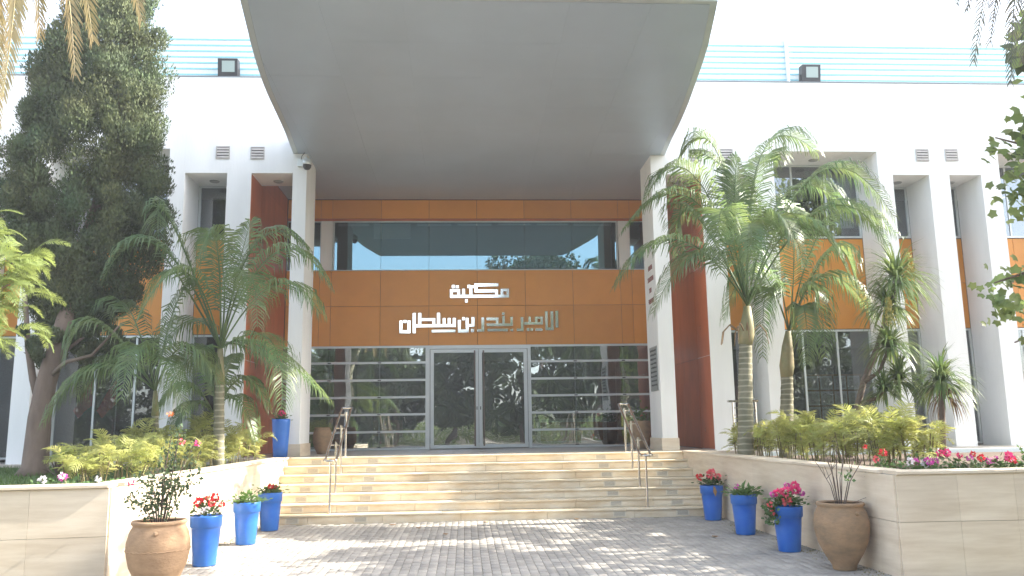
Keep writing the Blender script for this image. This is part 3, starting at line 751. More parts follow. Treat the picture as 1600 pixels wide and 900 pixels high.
GL = [  # (x0, y0, x1, y1) strokes of each letter group
 [(540, 180, 562, 252), (562, 180, 622, 203), (600, 203, 622, 228), (562, 228, 832, 252), (640, 178, 663, 228), (700, 175, 723, 228)],
 [(555, 145, 580, 171)], [(588, 149, 612, 171)], [(684, 145, 709, 171)], [(716, 150, 739, 171)], [(664, 263, 685, 290)],
 [(742, 133, 940, 158), (742, 158, 768, 208), (768, 183, 936, 208), (912, 208, 936, 228), (834, 228, 1028, 252), (958, 178, 980, 228), (980, 178, 1028, 200), (1006, 200, 1028, 228)],
 [(127, 436, 152, 540), (152, 515, 192, 540), (192, 436, 218, 540)], [(160, 432, 184, 455)],
 [(235, 375, 260, 540), (260, 468, 587, 492), (279, 375, 304, 468), (304, 418, 418, 440), (395, 440, 418, 468), (433, 375, 458, 468), (480, 418, 502, 468), (521, 418, 544, 468), (562, 418, 587, 468)],
 [(390, 513, 583, 535)],
 [(604, 435, 628, 538), (628, 513, 668, 538), (668, 418, 692, 538), (692, 468, 716, 492), (716, 412, 740, 492)], [(639, 412, 660, 436)], [(710, 508, 736, 535)],
 [(760, 511, 820, 532), (797, 415, 820, 511)],
 [(838, 416, 938, 440), (915, 440, 938, 465), (838, 465, 1056, 488), (969, 402, 990, 465), (1035, 412, 1056, 465)], [(966, 374, 989, 396)],
 [(845, 508, 1015, 530)], [(1035, 508, 1058, 530)],
 [(1085, 509, 1143, 531), (1121, 415, 1143, 509)],
 [(1150, 457, 1305, 478), (1185, 412, 1206, 457), (1238, 412, 1260, 457), (1260, 412, 1305, 430), (1284, 430, 1305, 457)],
 [(1170, 505, 1192, 529)], [(1200, 505, 1223, 529)], [(1240, 508, 1300, 529)],
 [(1323, 368, 1345, 525), (1345, 501, 1392, 525), (1369, 368, 1392, 501)],
 [(1409, 365, 1433, 503)],
]
sg = thing('wall_sign', 'polished steel kufic arabic lettering in two lines on the orange panels above the doors', 'sign', (.4, 20.5, 4.4))
pre = set(bpy.data.objects)
for g in GL:
    rects_mesh(g, .05, YB-.075).obj('letter', 'chrome')
    # pins that hold the letter off the wall
for o in set(bpy.data.objects)-pre: reparent_at(o, sg)
pn = MB()
for g in GL:
    r = g[0]; x = -2.0+(r[0]+r[2])/2*SC; z = 5.565-(r[1]+r[3])/2*SC*1.008
    pn.tube([(x, YB-.024, z), (x, YB+.003, z)], .008, 6)
o = pn.obj('mounting_pins', 'steel'); reparent_at(o, sg)

# plaque and painted lettering on the inner side of the right column (faces -X)
pq = thing('plaque', 'grey engraved metal plaque on the side of the right entrance column', 'plaque', (4.055, 17.5, 2.9))
MB().box(-.012, .003, -.36, .30, -.62, .32).obj('plate', 'plaque', pq)
er = MB(); r3 = random.Random(3)
for i in range(9):
    z = .24-i*.092; y = -.30
    while y < .22:
        w = r3.uniform(.03, .11); er.box(-.0145, -.0125, y, min(y+w, .25), z-.013-r3.uniform(0, .01), z+.013+r3.uniform(0, .01)); y += w+.025
er.obj('engraved_text', 'ink', pq)
for s_ in (-.33, .27):
    for z in (-.59, .29): MB().lathe([(.012, -.001), (.012, .004)], 8).obj('screw', 'steel', pq).matrix_local = Matrix.Translation((-.013, s_, z)) @ Matrix.Rotation(math.pi/2, 4, 'Y')
lt = thing('wall_lettering', 'dark red painted lettering in four short lines high on the right entrance column', 'lettering', (4.055, 17.5, 4.6))
for i, (z, a, b) in enumerate(((.35, -.22, .12), (.10, -.30, .22), (-.14, -.08, .10), (-.38, -.26, .18))):
    m_ = MB(); y = a
    while y < b:
        w = .055; hh = .05
        kind = r3.randrange(4)
        m_.box(-.004, .003, y, y+.014, z-hh, z+hh)
        if kind != 1: m_.box(-.004, .003, y+.014, y+.042, z+hh-.018, z+hh)
        if kind != 2: m_.box(-.004, .003, y+.014, y+.042, z-.009, z+.009)
        if kind != 3: m_.box(-.004, .003, y+.014, y+.042, z-hh, z-hh+.018)
        y += w
    m_.obj('text_line', 'ink_red', lt)

# ------------------------------------------------------------------ handrails
def rail(x, label):
    t = thing('handrail', label, 'handrail', (x, 14.75, .15), 0, None)
    pts = [(14.75, .15, .93), (15.35, .45, .90), (15.95, .75, .90), (16.55, 1.05, .86)]
    for (y, z, h) in pts:
        p = MB(); p.tube([(0, y-14.75, z-.15), (0, y-14.75, z-.15+h)], .021, 12); p.lathe([(.045, z-.15), (.045, z-.142), (.02, z-.138)], 16, 0, y-14.75)
        for k in range(1): pass
        post = p.obj('post', 'steel', t, smooth=False)
        # fix lathe height
        for v in post.data.vertices:
            pass
        br = MB(); zz = z-.15+h-.05
        br.tube([(-.095, y-14.75, zz+.045), (-.09, y-14.75, zz), (.09, y-14.75, zz), (.095, y-14.75, zz+.045)], .008, 6)
        br.obj('bracket', 'steel', t)
    sl_ = .5
    for s_ in (-1, 1):
        MB().tube([(s_*.095, -.10, .90), (s_*.095, .04, .915), (s_*.095, 1.80, 1.80), (s_*.095, 1.92, 1.84)], .021, 10).obj('rail', 'steel', t, smooth=True)
    MB().tube([(-.095, -.10, .90), (-.05, -.15, .895), (.05, -.15, .895), (.095, -.10, .90)], .021, 10).obj('rail_end', 'steel', t, smooth=True)
    MB().tube([(-.095, 1.92, 1.84), (-.05, 1.96, 1.845), (.05, 1.96, 1.845), (.095, 1.92, 1.84)], .021, 10).obj('rail_end', 'steel', t, smooth=True)
    return t
rail(-2.33, 'double stainless steel handrail on the left side of the stairs')
rail(3.2, 'double stainless steel handrail on the right side of the stairs')
br = thing('balustrade', 'small grey metal balustrade with horizontal bars beside the palms at right', 'railing', (5.45, 16.6, 1.04))
MB().box(-.12, .5, -.05, .05, .96, 1.0).obj('top_rail', 'steel', br)
for x in (-.02, .45): MB().tube([(x, 0, 0), (x, 0, .955)], .018, 8).obj('post', 'steel', br)
for k in range(6): MB().tube([(-.02, 0, .12+k*.145), (.45, 0, .12+k*.145)], .008, 6).obj('bar', 'steel', br)

# ------------------------------------------------------------------ floodlights, camera
def flood(x, label):
    t = thing('floodlight', label, 'floodlight', (x, 17.2, 9.09), 0, None)
    b = MB().add([(-.21, -.10, .05), (.21, -.10, .05), (.21, .10, .05), (-.21, .10, .05), (-.21, -.16, .42), (.21, -.16, .42), (.21, .03, .44), (-.21, .03, .44)], [(0, 3, 2, 1), (4, 5, 6, 7), (0, 1, 5, 4), (1, 2, 6, 5), (2, 3, 7, 6), (3, 0, 4, 7)])
    b.obj('housing', 'black_metal', t)
    MB().add([(-.12, -.126, .13), (.15, -.126, .13), (.15, -.158, .37), (-.12, -.158, .37)], [(0, 1, 2, 3)]).add([(-.12, -.120, .13), (.15, -.120, .13), (.15, -.152, .37), (-.12, -.152, .37)], [(3, 2, 1, 0)]).obj('lens', 'lamp_glass', t)
    MB().box(-.225, -.212, -.03, .03, -.02, .24).box(.212, .225, -.03, .03, -.02, .24).box(-.212, .212, -.03, .03, -.02, -.005).obj('bracket', 'black_metal', t)
    return t
flood(-5.07, 'black floodlight on the parapet edge left of the grey canopy'); flood(7.83, 'black floodlight on the parapet edge right of the grey canopy')
cc = thing('security_camera', 'white dome security camera on the top of the left entrance column', 'security camera', (-3.33, 16.99, 7.0))
MB().box(-.16, -.02, -.09, .0, .06, .2).obj('junction_box', 'metal_white', cc)
MB().tube([(-.05, -.06, .16), (.03, -.12, .22), (.06, -.16, .15)], [.02, .03, .045], 10).obj('arm', 'metal_white', cc)
MB().lathe([(.03, .20), (.085, .17), (.10, .09), (.095, .05)][::-1], 20, .06, -.17).obj('hood', 'metal_white', cc, smooth=True)
MB().lathe([(.001, -.06), (.05, -.045), (.082, 0), (.088, .05)], 20, .06, -.17).obj('dome', 'black_metal', cc, smooth=True)
MB().tube([(-.09, -.05, .2), (-.07, -.08, .28), (-.02, -.05, .36)], .008, 6).obj('cable', 'black_metal', cc)

# ------------------------------------------------------------------ pots and jars
def stem_leaf(name, m, n, rad, h, ln, wd, zc, seed=0, drop=0.0, base=(0, 0)):
    P = np.stack([NR.normal(0, rad*.55, n)+base[0], NR.normal(0, rad*.55, n)+base[1], zc+np.abs(NR.normal(0, h*.5, n))], 1)
    D = P-np.array([base[0], base[1], zc-.1]); D = D+rv(n)*.08; D[:, 2] *= .4
    V, F = leafquads(P, D, rv(n)*.5+np.array([0, 0, 1.]), ln*NR.uniform(.7, 1.3, n), wd*NR.uniform(.7, 1.3, n))
    return rawmesh(name, V, F, m, tint=NR.uniform(0, .5, n))
def bloom(r, m, parent, loc, n=34):
    # a geranium head: a ball of small petals
    d = rv(n); P = d*r*.55*NR.uniform(.6, 1, n)[:, None]
    V, F = leafquads(P, d+rv(n)*.5, rv(n), np.full(n, r*.75), np.full(n, r*.33))
    o = link('flower_head', rawmesh('flower_head', V, F, m), parent); o.location = loc
    return o
def flower_stem(parent, a, b): return MB().tube([a, ((a[0]+b[0])/2, (a[1]+b[1])/2, a[2]*.4+b[2]*.6), b], .004, 5).obj('flower_stem', 'kentia_stalk', parent)

POTP = [(.001, 0), (.145, 0), (.150, .01), (.166, .20), (.178, .33), (.188, .455), (.196, .462), (.206, .468), (.212, .59), (.213, .602), (.206, .606), (.196, .600), (.190, .55), (.17, .545), (.001, .545)]
pot_me = MB().lathe(POTP, 40, cap=False); 
def blue_pot(x, y, label, h=.58, kind='geranium', blooms=(), rz=0.0, wide=1.0):
    t = thing('flower_pot', label, 'flower pot', (x, y, gz(y)+.003), rz, 'blue flower pots along the planter walls')
    s = h/.606; t.scale = (.94, .94, .94)
    prof = [(r*wide*.97, z*s) for r, z in POTP]
    a = MB().lathe(prof[:13], 40, cap=False).obj('pot', 'blue_pot', t, smooth=True)
    MB().lathe([(.001, h*.88), (.17*wide, h*.88)], 24, cap=False).obj('soil', 'soil', t)
    return t
def plant_geranium(parent, n, rad, hh, z, blooms, leafm='geranium_leaf', trail=None):
    link('foliage', stem_leaf('foliage', leafm, n, rad, hh, .055, .026, z), parent)
    for (bx, by, bz, r, m) in blooms:
        flower_stem(parent, (bx*.3, by*.3, z), (bx, by, bz)); bloom(r, m, parent, (bx, by, bz))
t = blue_pot(4.13, 13.98, 'blue pot with coral and red geraniums nearest the stairs on the right', .60)
plant_geranium(t, 260, .17, .12, .60, [(-.02, -.06, .80, .085, 'petal_coral'), (.09, -.08, .75, .07, 'petal_coral'), (-.22, -.03, .74, .065, 'petal_red'), (.03, .02, .83, .06, 'petal_coral')])
MB().add([(-.03, -.215, .60), (.0, -.225, .58), (.03, -.22, .50), (-.005, -.225, .42), (-.04, -.22, .5)], [(0, 1, 2, 3, 4)]).obj('withered_leaf', 'dry_leaf', t)
t = blue_pot(4.08, 12.22, 'blue pot with one pale pink flower, middle of the three on the right', .60)
link('foliage', stem_leaf('foliage', 'pansy_leaf', 240, .19, .10, .10, .022, .58), t); flower_stem(t, (-.08, -.05, .58), (-.14, -.09, .73)); bloom(.05, 'petal_magenta', t, (-.14, -.09, .73), 20)
t = blue_pot(4.10, 10.62, 'blue pot with spilling pink geraniums, front one on the right', .59)
plant_geranium(t, 340, .19, .13, .60, [(-.04, -.10, .79, .075, 'petal_pink'), (.10, -.08, .81, .075, 'petal_pink'), (.13, .0, .86, .06, 'petal_pink'), (-.14, -.08, .77, .06, 'petal_pink'), (-.06, -.17, .67, .07, 'petal_coral'), (.19, -.04, .76, .055, 'petal_magenta'), (-.20, -.05, .75, .045, 'petal_magenta'), (.04, .05, .86, .045, 'petal_magenta')])
n_ = 160; P = np.stack([NR.normal(-.24, .045, n_), NR.normal(-.05, .07, n_), NR.uniform(.38, .66, n_)], 1)
V, F = leafquads(P, rv(n_)+np.array([-.3, -.2, -.6]), rv(n_), np.full(n_, .06), np.full(n_, .025)); link('trailing_foliage', rawmesh('trailing_foliage', V, F, 'geranium_leaf', tint=NR.uniform(0, .5, n_)), t)
bloom(.045, 'petal_coral', t, (-.27, -.12, .62)); bloom(.04, 'petal_coral', t, (-.25, -.12, .52))
t = blue_pot(-3.17, 10.62, 'blue pot with red geraniums beside the left terracotta jar', .63)
plant_geranium(t, 170, .15, .16, .62, [(-.08, -.08, .80, .07, 'petal_red'), (.12, -.05, .86, .06, 'petal_red'), (.02, 0, .84, .05, 'petal_red'), (.09, -.1, .79, .05, 'petal_red'), (.20, -.03, .76, .045, 'petal_red'), (-.02, -.15, .70, .05, 'petal_white'), (.05, -.14, .72, .04, 'petal_white')])
t = blue_pot(-3.13, 12.38, 'blue pot of pale leafy plants, middle of the three on the left', .62)
link('foliage', stem_leaf('foliage', 'pansy_leaf', 300, .18, .11, .07, .026, .60), t)
for k in range(5): bloom(.03, 'petal_white', t, (rnd.uniform(-.15, .15), -.1, .66+rnd.uniform(-.02, .04)), 14)
t = blue_pot(-3.14, 13.88, 'blue pot with yellow green leaves and a red bloom at the left stair end', .63)
plant_geranium(t, 240, .17, .10, .62, [(.02, -.08, .74, .055, 'petal_red'), (.08, -.02, .72, .04, 'petal_red')], 'pansy_leaf')

JARP = [(.001, 0), (.135, 0), (.14, .012), (.145, .05), (.165, .085), (.235, .20), (.292, .32), (.320, .44), (.330, .50), (.328, .58), (.305, .68), (.272, .745), (.268, .758), (.285, .77), (.290, .79), (.282, .805), (.262, .808), (.245, .79), (.24, .70), (.001, .70)]
def jar(x, y, label, mname, prof=JARP, s=1.0, z=None, knobs=True, band=True):
    t = thing('terracotta_jar', label, 'jar', (x, y, gz(y)+.002 if z is None else z))
    MB().lathe([(r*s, zz*s) for r, zz in prof[:-2]], 48, cap=False).obj('jar_body', mname, t, smooth=True)
    MB().lathe([(.001, prof[-2][1]*s), (prof[-2][0]*s*1.0, prof[-2][1]*s)], 24, cap=False).obj('soil', 'soil', t)
    if knobs:
        for a in (-1.35, -1.35+math.pi):
            k = MB(); cx_, cy_ = math.cos(a)*.297*s, math.sin(a)*.297*s
            k.lathe([(.001, .0), (.024, .004), (.022, .02), (.001, .03)], 12, cap=False)
            ko = k.obj('lug', mname, t, smooth=True)
            ko.matrix_local = Matrix.Translation((cx_, cy_, .69*s)) @ Matrix.Rotation(a, 4, 'Z') @ Matrix.Rotation(math.pi/2, 4, 'Y')
    if band:
        b = MB(); pts = []
        for k in range(97):
            a = 2*math.pi*k/96; r = .331*s; b_ = .004*math.sin(k*2.1)
            pts.append((math.cos(a)*r, math.sin(a)*r, .50*s+b_))
        b.tube(pts, .006*s, 5, cap=False); b.obj('rope_band', mname, t)
    return t
lj = jar(-3.08, 8.78, 'pale terracotta jar holding a leafy rose bush, front left', 'terracotta_pale', s=.92)
rj = jar(4.20, 9.30, 'brown terracotta jar holding bare rose twigs, front right', 'terracotta', s=.90, band=False)
SJ = [(.001, 0), (.10, 0), (.11, .03), (.16, .12), (.20, .26), (.205, .38), (.19, .48), (.165, .55), (.17, .565), (.16, .575), (.145, .56), (.14, .5), (.001, .5)]
j1 = jar(-3.10, 18.45, 'small weathered terracotta jar on the landing by the left column', 'terracotta', SJ, 1.0, 1.05, False, False)
SJ2 = [(.001, 0), (.14, 0), (.19, .12), (.23, .3), (.24, .42), (.235, .52), (.24, .54), (.235, .56), (.22, .55), (.2, .5), (.001, .5)]
j2 = jar(3.93, 18.5, 'small terracotta pot of red geraniums on the landing by the right column', 'terracotta', SJ2, 1.1, 1.05, False, False)
plant_geranium(j2, 300, .24, .26, .60, [(-.2, -.1, .80, .05, 'petal_red'), (.0, -.12, .72, .03, 'petal_red')])
tp = thing('flower_pot', 'tall blue planter with red flowers standing at the left end of the landing', 'flower pot', (-3.62, 16.72, 1.05))
TP = [(.001, 0), (.135, 0), (.15, .25), (.175, .70), (.178, .74), (.165, .745), (.155, .70), (.001, .69)]
MB().lathe([(r, z) for r, z in TP[:-1]], 36, cap=False).obj('pot', 'blue_pot', tp, smooth=True)
MB().lathe([(.001, .69), (.15, .69)], 20, cap=False).obj('soil', 'soil', tp)
plant_geranium(tp, 120, .12, .1, .72, [(.02, -.05, .86, .06, 'petal_pink'), (.06, .02, .83, .04, 'petal_red')])

def twig_bush(parent, z0, specs, matname='twig'):
    tips = []
    for (dx, dy, h, r) in specs:
        mid = (dx*.45+rnd.uniform(-.03, .03), dy*.45+rnd.uniform(-.03, .03), z0+h*.55)
        p0 = (dx*.12, dy*.12, z0); p2 = (dx, dy, z0+h)
        MB().tube([p0, mid, p2], [r, r*.75, r*.4], 6).obj('stem', matname, parent)
        tips.append((p0, mid, p2))
    return tips
# leafy rose in the left jar
specs = [(-.32, .0, .38, .006), (-.22, .08, .55, .007), (-.10, -.05, .62, .007), (.0, .05, .75, .008), (.10, -.08, .95, .009), (.16, .0, 1.05, .009), (.28, .05, .85, .008), (.36, -.04, .60, .006), (.20, -.10, .50, .006), (-.05, .1, .45, .006)]
tips = twig_bush(lj, .63, specs)
Pl = []
for (p0, m_, p2) in tips:
    for k in range(90):
        u = rnd.uniform(.3, 1.05); q = Vector(p0).lerp(Vector(m_), min(1, u*2)) if u < .5 else Vector(m_).lerp(Vector(p2), u*2-1)
        Pl.append(tuple(q+Vector((rnd.gauss(0, .05), rnd.gauss(0, .05), rnd.gauss(0, .04)))))
Pl = np.array(Pl); n_ = len(Pl)
V, F = leafquads(Pl, rv(n_)+np.array([0, 0, -.2]), rv(n_), NR.uniform(.03, .055, n_), NR.uniform(.011, .02, n_))
link('rose_foliage', rawmesh('rose_foliage', V, F, 'rose_leaf', tint=NR.uniform(0, .6, n_)), lj)
for (x, y, z, m_) in ((-.30, -.02, 1.12, 'petal_pink'), (.20, -.05, 1.52, 'petal_coral'), (.34, -.02, 1.50, 'petal_pink'), (.08, -.1, 1.8, 'petal_orange')): bloom(.035, m_, lj, (x, y, z), 18)
specs = [(-.22, .0, .52, .006), (-.15, -.06, .66, .007), (-.05, .05, .60, .008), (.0, -.03, .72, .008), (.10, .06, .62, .006), (.20, .0, .58, .006), (.30, -.05, .60, .007), (.34, 0, .16, .005), (-.10, .1, .5, .005), (.16, .1, .66, .006), (.24, -.05, .12, .005)]
tips = twig_bush(rj, .62, specs)
for (p0, m_, p2) in tips[:7]:
    for k in range(3):
        u = rnd.uniform(.3, .9); q = Vector(m_).lerp(Vector(p2), u)
        MB().tube([tuple(q), tuple(q+Vector((rnd.uniform(-.09, .09), rnd.uniform(-.05, .05), rnd.uniform(.05, .14))))], [.004, .002], 5).obj('twig', 'twig', rj)
n_ = 34; P = np.concatenate([NR.normal(0, .035, (20, 3))+np.array([.10, -.05, 1.02]), NR.normal(0, .03, (14, 3))+np.array([.36, -.06, 1.0])])
V, F = leafquads(P, rv(n_), rv(n_), np.full(n_, .05), np.full(n_, .02)); link('rose_foliage', rawmesh('rose_foliage', V, F, 'geranium_leaf'), rj)
bloom(.028, 'petal_red', rj, (.32, -.05, 1.33), 16)

# ------------------------------------------------------------------ bamboo palms in the beds
leafmeshes = []
for k in range(9):
    L = rnd.uniform(.40, .62); up = rnd.uniform(.25, .5)
    leafmeshes.append(frond_mesh('frond', (0, 0, 0), (L*.5, 0, L*up), (L, 0, L*(up-.25)), 'bamboo_leaf', nl=10, lmax=.22, wd=.017, droop=.35, start=.2, vee=.15, stalk=.004))
def bamboo_palm(x, y, z, h, label, group, seed, nf=13, spread=.16):
    h *= .80
    r = random.Random(seed)
    t = thing('bamboo_palm', label, 'shrub', (x, y, z), r.uniform(0, 6.28), group)
    cn_ = MB(); pts = []
    for k in range(r.randint(4, 6)):
        a = r.uniform(0, 6.28); q = spread*r.uniform(.3, 1); b = (q*math.cos(a), q*math.sin(a), 0); hh = h*r.uniform(.55, .9)
        e = (b[0]*1.6, b[1]*1.6, hh); cn_.tube([b, ((b[0]+e[0])/2, (b[1]+e[1])/2, hh*.5), e], .009, 5); pts.append(e)
    cn_.obj('cane_cluster', 'cane', t)
    for k in range(int(nf*1.6)):
        e = pts[k % len(pts)]
        o = link('frond', leafmeshes[r.randrange(9)], t)
        zz = e[2]*r.uniform(.25, 1.05) if k >= len(pts) else e[2]
        o.location = (e[0]*zz/e[2], e[1]*zz/e[2], zz); s = r.uniform(.75, 1.1)*h/.8
        s = .85*min(1.15, max(.6, s)); o.scale = (s, s, s); o.rotation_euler = (r.uniform(-.5, .5), r.uniform(-1.05, .2), r.uniform(0, 6.28))
    return t
gl_ = 'feathery bamboo palms in the left raised bed'; gr_ = 'feathery bamboo palms in the right raised bed'
sd_ = 100
def row(pts, lab, grp):
    global sd_
    words = ['leftmost', 'second from left', 'third from left', 'fourth from left', 'fifth from left', 'sixth from left', 'seventh from left', 'eighth from left', 'ninth from left', 'tenth from left', 'eleventh from left', 'twelfth from left', 'rightmost']
    for i, (x, y, h, nf) in enumerate(sorted(pts, key=lambda p: (p[0]-.059*p[1])/p[1])):
        sd_ += 1; bamboo_palm(x, y, .93, h, lab % (words[i] if i < len(pts)-1 else 'rightmost'), grp, sd_, nf)
front_l = [(-4.75, 10.6, .52, 14), (-4.45, 10.5, .48, 14), (-4.55, 11.0, .62, 16), (-4.25, 10.9, .45, 12), (-4.95, 11.2, .55, 14), (-4.25, 11.5, .55, 16), (-4.6, 11.7, .62, 16), (-4.15, 12.1, .60, 16), (-4.5, 12.5, .62, 16), (-4.1, 12.8, .62, 16), (-5.0, 12.0, .6, 14), (-4.05, 13.4, .60, 16), (-4.4, 13.6, .70, 14)]
row(front_l, 'yellow green bamboo palm, %s of the sunlit ones in the left bed', 'sunlit bamboo palms in the left raised bed')
row([(-4.85, 13.2, .85, 16), (-4.3, 14.3, .80, 16), (-4.6, 14.7, .95, 14), (-3.95, 14.2, .75, 16), (-4.0, 15.0, .85, 14), (-3.9, 15.7, .85, 14), (-4.9, 14.3, .9, 14)], 'darker green bamboo palm, %s of those under the left kentias', 'shaded bamboo palms in the left raised bed')
row([(4.95, 14.9, .75, 15), (4.95, 14.2, .70, 16), (5.25, 14.5, .7, 15), (5.05, 13.6, .70, 16), (5.4, 13.9, .75, 16), (5.1, 13.0, .70, 16), (5.5, 13.3, .8, 15), (5.2, 12.4, .72, 16), (5.65, 12.8, .8, 16), (5.15, 11.9, .68, 15), (5.6, 12.1, .8, 16)], 'yellow green bamboo palm, %s of the sunlit ones in the right bed', 'sunlit bamboo palms in the right raised bed')
row([(5.3, 11.3, .78, 16), (5.7, 11.6, .85, 16), (5.6, 10.9, .80, 16), (5.95, 11.4, .85, 15), (5.85, 10.7, .75, 15), (6.2, 11.8, .85, 14), (6.35, 12.4, .8, 14), (6.1, 10.9, .7, 14), (6.5, 11.4, .62, 12)], 'olive bare caned bamboo palm, %s behind the right bed flowers', 'olive bamboo palms behind the flowers in the right bed')

# flowers in the beds
def bedflower(x, y, label, mats, n=130, h=.15, grp=None, nb=3):
    t = thing('geranium', label, 'flowering plant', (x, y, .93), 0, grp)
    link('foliage', stem_leaf('foliage', 'geranium_leaf', n, .15, h, .05, .024, .03), t)
    for k in range(max(1, int(nb*.75))):
        bx, by, bz = rnd.uniform(-.13, .13), rnd.uniform(-.14, .05), rnd.uniform(.15, .15+h)
        flower_stem(t, (bx*.3, by*.3, 0), (bx, by, bz)); bloom(rnd.uniform(.035, .055), mats[k % len(mats)], t, (bx, by, bz), 26)
for i, (x, y, m_, lab) in enumerate([
    (4.95, 9.75, ['petal_red', 'petal_coral'], 'red geranium at the inner corner of the right bed'),
    (5.22, 9.55, ['petal_magenta', 'petal_white', 'petal_red'], 'mixed white and magenta geranium in the right bed'),
    (5.50, 9.6, ['petal_magenta', 'petal_white', 'petal_magenta', 'petal_pink'], 'magenta geranium cluster with white heads in the right bed'),
    (5.78, 9.65, ['petal_pink'], 'leafy pink geranium between two magenta clusters'),
    (6.02, 9.55, ['petal_red', 'petal_magenta', 'petal_magenta'], 'geranium with a red head beside magenta heads in the right bed'),
    (6.28, 9.6, ['petal_pink', 'petal_magenta', 'petal_pink'], 'dense magenta pink geranium towards the right end of the bed'),
    (6.55, 9.65, ['petal_red'], 'mostly green geranium with a few red heads in the right bed'),
    (6.82, 9.8, ['petal_magenta', 'petal_red', 'petal_pink'], 'taller pink geranium at the far right of the flower row')]):
    bedflower(x, y, lab, m_, nb=6 if i in (2, 4, 5) else 3, grp='geraniums along the right bed', h=.20 if i == 7 else .14)
for x, y, m_, lab, g in [(-4.3, 9.55, ['petal_magenta', 'petal_white'], 'small pink and white geranium at the front of the left bed', 3), (-4.62, 9.6, ['petal_white'], 'low leafy geranium with white buds at the left of the left bed', 2), (-4.0, 9.75, ['petal_white'], 'low geranium with white buds near the corner of the left bed', 2)]:
    bedflower(x, y, lab, m_, nb=g, n=110, h=.10)

# strap leaved plants -----------------------------------------------------
def strap_head(name, n, L, wd, droop, m, up=0.5):
    Vs = []; Fs = []; off = 0
    for i in range(n):
        a = rnd.uniform(0, 2*math.pi); el = rnd.uniform(-.35, 1.45); l = L*rnd.uniform(.7, 1.1)
        d = np.array([math.cos(a)*math.cos(el), math.sin(a)*math.cos(el), math.sin(el)+up*.2]); s = np.array([-math.sin(a), math.cos(a), 0])
        p = d*.04; ww = [wd*.6, wd, wd*.9, wd*.5, .001]
        for k in range(5):
            Vs += [p-s*ww[k], p+s*ww[k]]
            d = d+np.array([0, 0, -1])*droop*.42*(1 if k else .3); d = d/np.linalg.norm(d); p = p+d*l/4.2
            if k: Fs.append((off+2*k-2, off+2*k-1, off+2*k+1, off+2*k))
        off += 10
    return rawmesh(name, np.array(Vs), np.array(Fs), m, tint=NR.uniform(0, .5, len(Fs)))
def panicle(parent, loc, s=1.0):
    n = 420; P = np.zeros((n, 3)); t_ = NR.uniform(0, 1, n); a = NR.uniform(0, 6.28, n); r = .13*s*(1-t_*.8)*NR.uniform(.2, 1, n)
    P[:, 0] = np.cos(a)*r; P[:, 1] = np.sin(a)*r; P[:, 2] = t_*.40*s
    V, F = leafquads(P, rv(n)+np.array([0, 0, .8]), rv(n), np.full(n, .035*s), np.full(n, .008*s))
    o = link('flower_panicle', rawmesh('flower_panicle', V, F, 'panicle'), parent); o.location = loc
dr = thing('dracaena', 'tall leaning dracaena with drooping strap leaves and pale flower plumes beside the kentia palms', 'dracaena', (7.0, 15.0, .93))
MB().tube([(0, 0, 0), (.18, 0, .7), (.40, 0, 1.35), (.72, 0, 2.0), (.95, 0, 2.55), (1.2, 0, 3.2)], [.07, .06, .055, .05, .045, .035], 10).obj('trunk', 'bark', dr, smooth=True)
MB().tube([(.40, 0, 1.35), (.60, -.25, 1.55), (.70, -.42, 1.9)], [.04, .035, .03], 8).obj('branch', 'bark', dr, smooth=True)
MB().tube([(.3, 0, 1.0), (.42, -.4, 1.05), (.5, -.55, 1.2)], [.035, .03, .03], 8).obj('branch', 'bark', dr, smooth=True)
for (loc, n_, L) in (((1.22, 0, 3.25), 230, 1.0), ((.95, -.1, 2.75), 150, .85), ((.72, -.45, 1.95), 220, .75), ((.85, -.45, 1.35), 200, .68), ((.5, -.55, 1.15), 150, .62)):
    o = link('leaf_head', strap_head('leaf_head', n_, L, .018, 1.15, 'strap'), dr); o.location = loc
panicle(dr, (.72, -.55, 2.35), 1.3); panicle(dr, (1.42, -.1, 3.35), 1.3)
dr2 = thing('dracaena', 'short dracaena with one shaggy drooping head standing in front of the white fins at right', 'dracaena', (8.2, 14.0, .93))
MB().tube([(0, 0, 0), (.05, 0, .6), (.1, 0, 1.2)], [.06, .05, .05], 10).obj('trunk', 'bark', dr2, smooth=True)
o = link('leaf_head', strap_head('leaf_head', 240, .80, .019, 1.2, 'strap'), dr2); o.location = (.1, 0, 1.28)
o = link('dead_leaves', strap_head('dead_leaves', 50, .7, .012, 2.2, 'dead_frond', up=-1), dr2); o.location = (.15, -.05, 1.05)
sp = thing('spiky_plant', 'small dark spiky plant in the lawn right of the conifer trunk', 'plant', (-6.1, 13.0, .94))
link('leaves', strap_head('leaves', 22, .42, .013, .05, 'twig', up=4), sp)

